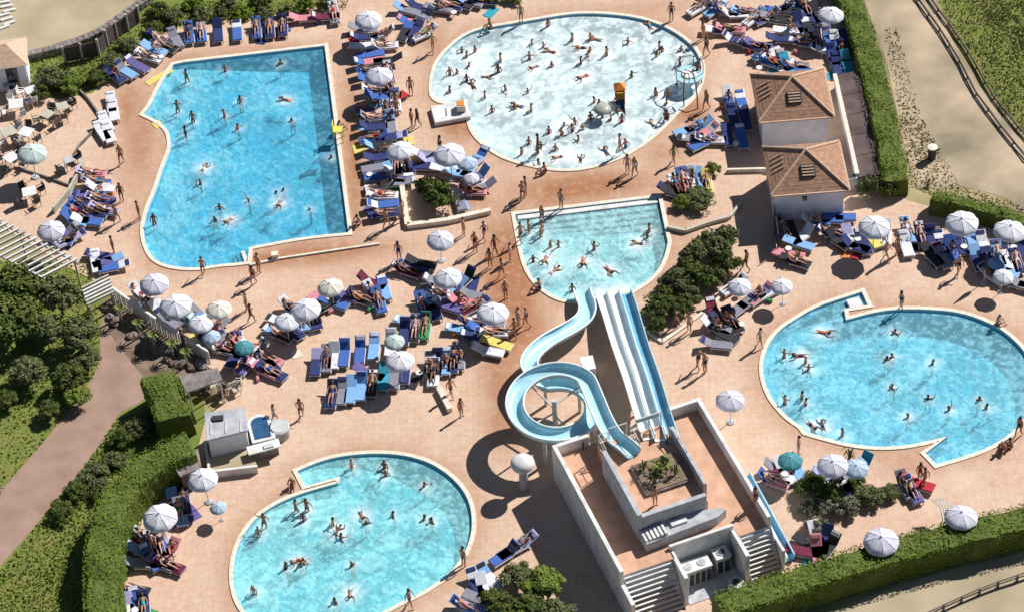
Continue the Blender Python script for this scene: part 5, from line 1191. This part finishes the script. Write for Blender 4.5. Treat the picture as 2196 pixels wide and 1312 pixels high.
# ------------------------------------------------------------------ terrace furniture on the left
CHM = {}
def chair(p, rz, matk, s=1.0):
    if not CHM:
        CHM['seat'] = MB().box((0, 0, .44), (.48, .46, .05)).mesh('seat', bevel=.015); CHM['back'] = MB().box((0, .22, .68), (.46, .04, .42)).mesh('backrest', bevel=.012); CHM['leg'] = MB().tube([(0, 0, 0), (0, 0, .42)], .022, 6).mesh('leg')
        CHM['arm'] = MB().box((0, 0, .62), (.05, .42, .03)).mesh('armrest')
    R = empty('chair', (p.x, p.y, p.z if len(p) > 2 else 0), rz)
    link('seat', CHM['seat'], M[matk], R, own=True); link('backrest', CHM['back'], M[matk], R, own=True)
    for a in (-.2, .2):
        link('armrest', CHM['arm'], M[matk], R, own=True).location = (a * 1.2, 0, 0)
        for b in (-.19, .2): link('leg', CHM['leg'], M[matk], R, own=True).location = (a, b, 0)
    return R
def table_set(x, y, n, rt, tm, cm, label, chd, where, rot=0, sq=True):
    p = P(x, y); T_ = empty('table', (p.x, p.y, 0), rot); tag(T_, label, 'table', 'tables on the left terrace')
    if sq: MB().box((0, 0, .73), (rt * 2, rt * 2, .05)).obj('tabletop', M[tm], T_, bevel=.015)
    else: MB().tube([(0, 0, .70), (0, 0, .75)], rt, 18).obj('tabletop', M[tm], T_)
    for a in (-1, 1):
        for b in (-1, 1): MB().tube([(a * rt * .75, b * rt * .75, 0), (a * rt * .7, b * rt * .7, .70)], .025, 6).obj('leg', M[cm], T_)
    for k in range(n):
        a = rot + 2 * math.pi * k / n + .4; q = Vector((p.x + math.cos(a) * (rt + .42), p.y + math.sin(a) * (rt + .42), 0))
        c = chair(q, a - math.pi / 2, cm); tag(c, None, 'chair', 'chairs on the left terrace'); pend(c, chd, where, x + math.cos(a) * 30, y - math.sin(a) * 25)
table_set(66, 428, 4, .45, 'white', 'dark', 'white square table with dark chairs near the slatted pergola', 'dark chair', 'at the white table near the pergola', .2)
table_set(137, 245, 3, .4, 'palewood', 'wood', 'cream table in the middle of the left terrace', 'brown chair', 'at the cream table of the left terrace', .3)
table_set(105, 262, 3, .4, 'palewood', 'wood', 'pale table left of the cream one on the left terrace', 'brown chair', 'at the pale table of the left terrace', .9)
table_set(38, 240, 4, .5, 'white', 'white', 'white table in the upper left corner group', 'white chair', 'at the white table in the upper left corner', .1)
table_set(22, 300, 4, .5, 'palewood', 'white', 'pale table near the left edge beside the green parasol', 'white chair', 'at the pale table near the left edge', .5)
table_set(60, 300, 3, .45, 'white', 'dark', 'white table right behind the pale green parasol', 'dark chair', 'at the white table behind the green parasol', 1.1)
table_set(28, 355, 4, .45, 'white', 'dark', 'white table below the pale green parasol at the left edge', 'dark chair', 'at the table below the green parasol', .7)
table_set(70, 210, 3, .4, 'white', 'white', 'small white table just below the wide green bush', 'white chair', 'at the table below the wide green bush', .4)
table_set(22, 195, 3, .4, 'greypl', 'white', 'grey table below the small terracotta hut', 'white chair', 'at the grey table below the hut', .4)
table_set(150, 360, 2, .35, 'greypl', 'dark', 'small grey table at the upper end of the pale rail', 'dark chair', 'at the grey table by the pale rail', .4)
for x, y, rot in [(238, 220, 8), (243, 238, 8), (226, 262, 20), (218, 282, 25), (232, 285, 15)]:
    p = P(x, y, .3); R = lounger(p.x, p.y, math.radians(rot), 'w', 'w', 8); tag(R, None, 'sun lounger', 'empty white loungers by the curved edging'); pend(R, 'empty white sun lounger', 'by the curved edging of the left terrace', x, y)
rc = random.Random(3)
for i in range(12):
    x = rc.uniform(430, 535); y = rc.uniform(808, 862); p = P(x, y); c = chair(Vector((p.x, p.y, 0)), rc.uniform(0, 6.28), rc.choice(['wood', 'bark', 'palewood'])); tag(c, None, 'chair', 'wooden chairs behind the service block'); pend(c, 'wooden armchair', 'between the grey flat roof and the service block', x, y)

# --- slatted pergola
def slats(A, B, off, n, z, label, name='pergola', sw=.1):
    c = P(A[0], A[1], 0); R = empty(name, (c.x, c.y, 0)); tag(R, label, 'pergola', 'slatted pergolas'); o = Vector((c.x, c.y, 0))
    q = lambda a, b, zz=z: P(a, b, zz) - o
    a1, b1 = q(*A), q(*B); a2, b2 = q(A[0] + off[0], A[1] + off[1]), q(B[0] + off[0], B[1] + off[1])
    for s, e in ((a1.lerp(a2, .06), b1.lerp(b2, .06)), (a1.lerp(a2, .94), b1.lerp(b2, .94))):
        mb = MB(); mb.wall(s, e, .12, z - .17, z - .03); mb.obj('beam', M['palewood'], R)
        for t in (.03, .5, .97):
            g = s.lerp(e, t); MB().box((g.x, g.y, (z - .17) / 2), (.11, .11, z - .172)).obj('post', M['palewood'], R)
    for i in range(n):
        t = (i + .5) / n; s = a1.lerp(b1, t); e = a2.lerp(b2, t); mb = MB(); mb.wall(s, e, sw, z - .028, z + .11); mb.obj('slat', M['white' if i % 5 else 'palewood'], R)
slats((-75, 432), (172, 560), (-78, 40), 20, 2.3, 'long white slatted pergola cut by the left edge', sw=.13)
slats((232, 588), (246, 630), (-58, 28), 6, 2.1, 'short white slatted pergola beside the path steps', sw=.13)
# --- picket fence
fp = resample([P(x, y, 0) for x, y in [(244, 640), (300, 680), (345, 712), (400, 745), (450, 778)]], 38)
R = empty('picket_fence', fp[0]); tag(R, 'white picket fence running diagonally between rockery and terrace', 'fence')
pk = MB().box((0, 0, .52), (.13, .05, 1.04)).mesh('picket'); pk2 = MB().box((0, 0, .47), (.11, .04, .94)).mesh('picket')
for i, q in enumerate(fp):
    t = (fp[min(i + 1, 37)] - fp[max(i - 1, 0)]); o = link('picket', pk, M['white'], R); o.location = q - fp[0]; o.rotation_euler = (0, 0, math.atan2(t.y, t.x) + (.5 if i % 2 else -.1))
cap = MB()
for a, b in zip(fp, fp[1:]): cap.wall(a - fp[0], b - fp[0], .15, 1.045, 1.10)
cap.obj('cap_rail', M['white'], R)
for z in (.25, .7):
    mb = MB(); mb.tube([p - fp[0] + Vector((.0, .05, z)) for p in fp], .028, 5); mb.obj('rail', M['palewood'], R)
# --- stone wall + grey fence + hut at top left
sp = resample([P(x, y, .55) for x, y in [(52, 116), (90, 108), (130, 98), (170, 84), (205, 70), (240, 48), (275, 22), (310, -2), (350, -40)]], 30)
R = empty('stone_wall', (sp[0].x, sp[0].y, 0)); tag(R, 'curved grey stone wall along the sandy field at the top left', 'stone wall')
rs_ = random.Random(8)
for i in range(29):
    a, b = sp[i], sp[i + 1]; d = b - a; L_ = d.length; c = (a + b) / 2 - sp[0]
    for row, (z0, z1_) in enumerate(((0, .28), (.285, .55 + rs_.uniform(0, .05)))):
        sh = .25 if row else 0
        MB().box((c.x + d.x * sh * .3, c.y + d.y * sh * .3, (z0 + z1_) / 2), (L_ * .97, .55 + rs_.uniform(-.05, .05), z1_ - z0), rz=math.atan2(d.y, d.x)).obj('stone', M['stone'], R, bevel=.03)
fp2 = [P(x, y, 0) for x, y in [(140, 135), (178, 128), (214, 120), (232, 100), (252, 82), (276, 66), (300, 48)]]
R = empty('panel_fence', fp2[0]); tag(R, 'dark grey panel fence with pale posts below the stone wall', 'fence')
for a, b in zip(fp2, fp2[1:]):
    mb = MB(); e = (b - a).normalized() * .08; mb.wall(a + e - fp2[0], b - e - fp2[0], .05, .05, 1.3); mb.obj('panel', M['flatroof'], R)
for a in fp2: MB().box(tuple(a - fp2[0] + Vector((0, 0, .75))), (.14, .14, 1.5)).obj('post', M['palewood'], R)
c = P(5, 118, 2.2); R = empty('hut', (c.x, c.y, 0), .1); tag(R, 'small hut with a terracotta roof in the top left corner', 'hut')
for cc_, d in (((0, -1.25, 1.1), (2.9, .15, 2.2)), ((1.45, 0, 1.1), (.15, 2.34, 2.2)), ((-1.45, 0, 1.1), (.15, 2.34, 2.2)), ((0, 1.25, 1.1), (2.9, .15, 2.2))): MB().box(cc_, d).obj('wall', M['plaster'], R)
rf = MB(); e = [(-1.75, -1.6, 2.22), (1.75, -1.6, 2.22), (1.75, 1.6, 2.22), (-1.75, 1.6, 2.22), (-.4, 0, 3.1), (.4, 0, 3.1)]
rf.add(e, [(0, 1, 5, 4), (1, 2, 5), (2, 3, 4, 5), (3, 0, 4), (3, 2, 1, 0)]); rf.obj('roof', M['ridge'], R)
d = MB().box((.5, -1.34, 1.0), (.8, .04, 1.9)).obj('door', M['glass'], R); MB().box((.2, -1.37, 1.0), (.05, .04, .12)).obj('handle', M['acmetal'], d)
# boards on the sand at the very top left
for i in range(7):
    p = P(8 + (i % 3) * 6, 6 + i * 9); o = MB().box((0, 0, .06), (.9, .22, .1)).obj('board', M['white'], loc=(p.x, p.y, -.02), rz=.15 + .05 * i, bevel=.02); tag(o, None, 'board', 'white boards on the sand'); pend(o, 'white board lying on the sand', 'in the top left corner', 8, 6 + i * 9)

# ------------------------------------------------------------------ service buildings at the lower left
def slab(px, z, th, m_, name, label, cat, posts=True, wall=None, legm='acmetal'):
    pts = PP(px, z); c = sum(pts, Vector()) / len(pts); R = empty(name, (c.x, c.y, 0)); tag(R, label, cat)
    loc = [Vector((p.x - c.x, p.y - c.y)) for p in pts]; MB().prism(loc, z - th, z).obj('roof', M[m_], R, bevel=.02)
    if wall: MB().prism(offset(loc, -.12), 0, z - th - .003).obj('wall', M[wall], R)
    elif posts:
        for q in offset(loc, -.15): MB().tube([(q.x, q.y, 0), (q.x, q.y, z - th)], .05, 6).obj('post', M[legm], R)
    return R, loc
slab([(382, 806), (466, 787), (477, 814), (400, 841)], 2.2, .12, 'stone', 'shade_roof', 'flat grey shade roof beside the square hedge block', 'shade roof')
R, loc = slab([(438, 884), (526, 872), (532, 922), (442, 944)], 2.1, .15, 'greypl', 'service_block', 'flat roofed grey and white service block beside the blue spa tub', 'service block', wall='plaster')
MB().box((-.5, .35, 2.16), (.7, .4, .1)).obj('roof_hatch', M['dark'], R)
for k in range(3): MB().box((-.9 + k * .9, -.35, 2.13), (.05, 1.0, .05)).obj('roof_seam', M['white'], R)
pts = PP([(440, 950), (530, 930), (552, 1000), (450, 1012)], .5); c = sum(pts, Vector()) / 4; R = empty('raised_terrace', (c.x, c.y, 0)); tag(R, 'raised pale terrace with white edge walls below the service block', 'terrace')
loc = [Vector((p.x - c.x, p.y - c.y)) for p in pts]; MB().prism(loc, 0, .45).obj('floor', M['sand'], R)
for a, b in ((0, 3), (3, 2)):
    mb = MB(); mb.wall(loc[a], loc[b], .16, 0, .75 if a == 0 else .6); mb.obj('edge_wall', M['white'], R)
# spa tub with arched white frame
p = P(558, 912, 1.0); R = empty('spa_tub', (p.x, p.y, 0), .2); tag(R, 'dark blue spa tub in an arched white frame beside the service block', 'spa tub')
def arch(w_, l, n=8): return [(-w_, -l), (w_, -l), (w_, l * .55)] + [(w_ * math.cos(a), l * .55 + w_ * math.sin(a) * .8) for a in [math.pi * k / n for k in range(1, n)]] + [(-w_, l * .55)]
MB().prism(arch(.72, 1.1), 0, .8).obj('frame', M['white'], R, bevel=.03); MB().prism(arch(.5, .85), .805, .86).obj('water', M['blueroof'], R)
p = P(565, 958, .9); R = empty('service_counter', (p.x, p.y, 0), .25); tag(R, 'long white counter with dark underside below the spa tub', 'counter')
MB().box((0, 0, .9), (2.0, .7, .1)).obj('worktop', M['white'], R, bevel=.02); MB().box((0, .1, .42), (1.7, .4, .84)).obj('base', M['stone'], R)
MB().box((.3, -.1, .99), (.6, .3, .08)).obj('tray', M['acmetal'], R)
p = P(598, 918, .6); R = empty('plunge_tub', (p.x, p.y, 0)); tag(R, 'round grey plunge tub right of the spa tub', 'tub')
MB().tube([(0, 0, 0), (0, 0, .75), (0, 0, .8)], [.62, .68, .6], 20).obj('shell', M['greypl'], R); MB().tube([(0, 0, .801), (0, 0, .81)], .5, 20).obj('cover', M['acmetal'], R)
slab([(362, 985), (424, 960), (432, 1000), (386, 1022)], 1.7, .1, 'stone', 'shed_roof', 'low dark grey shed roof between curved hedge and raised terrace', 'shed roof', wall='flatroof')

# ------------------------------------------------------------------ play features of the wave pool
pts = PP([(922, 228), (1000, 216), (1010, 250), (932, 264)], .35); c = sum(pts, Vector()) / 4; R = empty('pool_platform', (c.x, c.y, 0)); tag(R, 'white platform with an orange box at the left rim of the wave pool', 'platform')
loc = [Vector((p.x - c.x, p.y - c.y)) for p in pts]; MB().prism(loc, 0, .35).obj('slab', M['white'], R, bevel=.04)
for q in [(.75, .15)]:
    MB().box((q[0], q[1], .62), (.6, .75, .5)).obj('box', M['coping'], R, bevel=.03); MB().box((q[0], q[1], .89), (.42, .55, .04)).obj('lid', M['orange'], R)
MB().box((-.25, 0, .4), (.05, .8, .08)).obj('rib', M['acmetal'], R)
p = P(1478, 160, .9); R = empty('splash_tower', (p.x, p.y, 0)); tag(R, 'round white splash platform with dark curved rails at the right rim of the wave pool', 'splash tower')
MB().tube([(0, 0, .75), (0, 0, .9)], .95, 20).obj('platform', M['slidel'], R); MB().tube([(0, 0, .902), (0, 0, 1.0), (0, 0, 1.02)], [.55, .5, .1], 16).obj('bowl', M['white'], R)
for k in range(6):
    a = k * 1.047; MB().tube([(math.cos(a) * .85, math.sin(a) * .85, -.8 if k in (2, 3) else 0), (math.cos(a) * .85, math.sin(a) * .85, .75)], .045, 6).obj('leg', M['dark'], R)
MB().tube([(math.cos(a / 10 * 4.6) * .95, math.sin(a / 10 * 4.6) * .95, 1.75) for a in range(11)], .035, 6).obj('rail', M['wood'], R)
for k in range(5):
    a = k * 1.15; MB().tube([(math.cos(a) * .95, math.sin(a) * .95, .9), (math.cos(a) * .95, math.sin(a) * .95, 1.75)], .03, 6).obj('rail_post', M['wood'], R)
MB().tube([(.2, -.9, 1.7), (.25, -1.7, 1.5), (.3, -2.3, .9), (.3, -2.6, 0)], .05, 6).obj('arched_pipe', M['wood'], R); MB().tube([(-.4, -.85, 1.7), (-.5, -1.6, 1.5), (-.6, -2.1, .9), (-.6, -2.3, 0)], .05, 6).obj('arched_pipe', M['wood'], R)
p = P(1330, 215, 0); R = empty('play_frame', (p.x, p.y, -.95)); R.scale = (.8, .8, .85); tag(R, 'orange, yellow and red play frame with a short slide standing in the wave pool', 'play frame')
for a in (-.35, .35):
    for b in (-.35, .35): MB().tube([(a, b, 0), (a, b, 2.5)], .05, 6).obj('post', M['red'], R)
MB().box((0, 0, 1.5), (.85, .85, .08)).obj('deck', M['yellow'], R); MB().box((0, .38, 1.95), (.72, .05, .7)).obj('panel', M['orange'], R); MB().box((.38, 0, 1.95), (.05, .7, .7)).obj('panel', M['yellow'], R)
MB().add([(-.5, -.5, 2.5), (.5, -.5, 2.5), (.5, .5, 2.5), (-.5, .5, 2.5), (0, 0, 2.95)], [(0, 1, 4), (1, 2, 4), (2, 3, 4), (3, 0, 4), (3, 2, 1, 0)]).obj('roof', M['orange'], R)
sl_ = MB(); V = []
for i in range(9):
    t = i / 8; y = -.42 - 1.5 * t; z = 1.52 - .75 * t - .12 * math.sin(t * 3.14)
    V += [(-.3, y, z + .22), (-.26, y, z), (.26, y, z), (.3, y, z + .22)]
sl_.add(V, [(4 * i + k, 4 * i + k + 1, 4 * i + k + 5, 4 * i + k + 4) for i in range(8) for k in range(3)]); sl_.obj('slide', M['blueroof'], R)
p = P(1292, 250, 0); R = empty('water_mushroom', (p.x, p.y, -.95)); R.scale = (.75, .75, .85); tag(R, 'olive water mushroom with a wide cap left of the colourful play frame', 'water mushroom')
MB().tube([(0, 0, 0), (0, 0, 1.9)], [.14, .1], 10).obj('stem', M['wood'], R); MB().sphere((0, 0, 1.85), (.8, .8, .35), 16, 6, 0).obj('cap', mat('olive_plastic', (.36, .38, .33), .4, .1), R, smooth=True); MB().tube([(0, 0, 1.78), (0, 0, 1.85)], [.7, .8], 16).obj('rim', M['stone'], R)

# ------------------------------------------------------------------ fences and small things outside
def rustic(px, label, n, h=.85):
    q = resample([P(a, b, 0) for a, b in px], n); R = empty('rail_fence', q[0]); tag(R, label, 'fence', 'rustic rail fences')
    for i, p in enumerate(q): MB().tube([tuple(p - q[0]), tuple(p - q[0] + Vector((0, 0, h)))], .07, 6).obj('post', M['wood'], R)
    for a, b in zip(q, q[1:]):
        for z in (h * .45, h * .92):
            j = rnd.uniform(-.03, .03); MB().tube([a - q[0] + Vector((0, 0, z + j)), b - q[0] + Vector((0, 0, z - j))], .05, 5).obj('rail', M['wood'], R)
rustic([(1948, -30), (1975, 12), (2012, 62), (2055, 130), (2090, 200), (2140, 268), (2200, 342), (2300, 450)], 'left wooden rail fence of the pair beside the track at the top right', 15, .3)
rustic([(1972, -35), (2002, 12), (2040, 62), (2085, 130), (2122, 200), (2170, 262), (2225, 325), (2310, 400)], 'right wooden rail fence of the pair beside the grass field at the top right', 15, .3)
rustic([(1985, 1325), (2060, 1290), (2125, 1262), (2200, 1238), (2300, 1200)], 'low wooden rail fence on the sand at the bottom right corner', 9, .5)
p = P(1998, 340); R = empty('litter_bin', (p.x, p.y, -.02)); tag(R, 'dark litter bin with a pale lid on the dusty ground near the right hedge', 'litter bin')
MB().tube([(0, 0, 0), (0, 0, .95)], [.26, .3], 14).obj('bin_body', M['dark'], R); MB().tube([(0, 0, .952), (0, 0, 1.02), (0, 0, 1.06)], [.34, .34, .1], 14).obj('lid', M['coping'], R)
p = P(2020, 1120); R = empty('curved_rack', (p.x, p.y, 0)); tag(R, 'curved rack of white metal bars above the bottom right hedge', 'rack')
for k in range(5):
    x = k * .16 - .3; MB().tube([(x, -.6, 0), (x + .25, -.35, .7), (x + .15, .2, 1.25), (x - .3, .7, 1.35)], .035, 6).obj('bar', M['white'], R, smooth=True)
MB().tube([(-.35, -.6, .03), (.4, -.6, .03)], .04, 6).obj('foot_bar', M['white'], R)
p = P(727, 300); R = empty('lifeguard_chair', (p.x, p.y, 0), 1.5); tag(R, 'yellow lifeguard chair at the right edge of the lagoon pool', 'lifeguard chair')
for a in (-.28, .28):
    for b in (-.28, .28): MB().tube([(a * 1.2, b * 1.2, 0), (a, b, .9)], .035, 6).obj('leg', M['yellow'], R)
MB().box((0, 0, .92), (.62, .6, .06)).obj('seat', M['yellow'], R); MB().box((0, .3, 1.25), (.6, .05, .6)).obj('backrest', M['yellow'], R)
def flat(x, y, w_, l, rot, c, label, cat='beach towel', name='beach_towel', grp=None, h=.03, mt=None):
    p = P(x, y); o = MB().box((0, 0, h / 2 + .003), (w_, l, h)).obj(name, mt or FAB[c], loc=(p.x, p.y, 0), rz=math.radians(rot), bevel=.008); tag(o, label, cat, grp); return o
flat(770, 320, .8, .9, 10, 'y', 'pale yellow mat between lagoon pool and lounger column')
flat(953, 860, .32, 2.0, 18, 'w', 'narrow cream bench slab above the near pool', 'bench slab', 'bench_slab', h=.35, mt=M['coping'])
flat(590, 553, .45, .4, 5, 'w', 'small cream box on the kerb of the lagoon pool', 'box', 'storage_box', h=.4, mt=M['coping'])
flat(636, 760, .6, .6, 20, 'w', 'small cream mat left of the upper lounger row', mt=M['coping'])
flat(342, 165, .55, 2.2, -50, 'y', 'cream mat beside the top of the shallow lagoon entry'); flat(338, 268, .6, .7, 30, 'y', 'cream mat on the pointed tip left of the lagoon pool')
flat(1690, 66, .8, 1.7, 80, 'w', 'white towel in front of the dense block by the long hedge')
p = P(2110, 606); R = empty('closed_parasol', (p.x, p.y, 0)); tag(R, 'closed dark parasol below the shaded crowd at the right', 'parasol')
MB().tube([(0, 0, 0), (0, 0, 2.6)], .03, 6).obj('pole', M['pole'], R); MB().tube([(0, 0, 1.2), (0, 0, 1.5), (0, 0, 2.5)], [.1, .17, .04], 8).obj('canopy', CAN['dark'], R); MB().tube([(0, 0, 0), (0, 0, .1)], .25, 10).obj('base', M['greypl'], R)
# bags, towels and little tables in the crowd
BG = MB().box((0, 0, .13), (.38, .2, .24)).mesh('body', bevel=.04); HB = MB().tube([(-.1, 0, .25), (-.08, 0, .38), (.08, 0, .38), (.1, 0, .25)], .012, 5).mesh('handle')
TBm = [MB().tube([(0, 0, .40), (0, 0, .44)], .22, 12).mesh('tabletop'), MB().tube([(0, 0, 0), (0, 0, .4)], .03, 6).mesh('leg')]
r5 = random.Random(99)
for where, L_, occ in CL:
    if len(L_) < 5: continue
    for k in range(max(2, len(L_) // 2)):
        x, y, rot, c = r5.choice(L_); x += r5.choice([-1, 1]) * r5.uniform(10, 22); y += r5.uniform(8, 26); t = r5.random(); p = P(x, y)
        if any(inside(p.x, p.y, offset(q['o'], .5)) for q in POOLS.values()): continue
        cc_ = r5.choice('nbrdpkwtoeys')
        if t < .45:
            o = empty('beach_bag', (p.x, p.y, 0), r5.uniform(0, 3)); link('body', BG, FAB[cc_], o, own=True); link('handle', HB, FAB[cc_], o, own=True); tag(o, None, 'bag', 'beach bags'); pend(o, f'{FN[cc_]} beach bag on the floor', where, x, y)
        elif t < .8:
            o = flat(x, y, r5.uniform(.6, .8), r5.uniform(1.1, 1.7), r5.uniform(0, 180), cc_, None, grp='beach towels'); pend(o, f'{FN[cc_]} towel on the floor', where, x, y)
        else:
            o = empty('side_table', (p.x, p.y, 0)); link('tabletop', TBm[0], M['white'], o); link('leg', TBm[1], M['white'], o); tag(o, None, 'side table', 'side tables'); pend(o, 'small round white side table', where, x, y)

finish_labels()
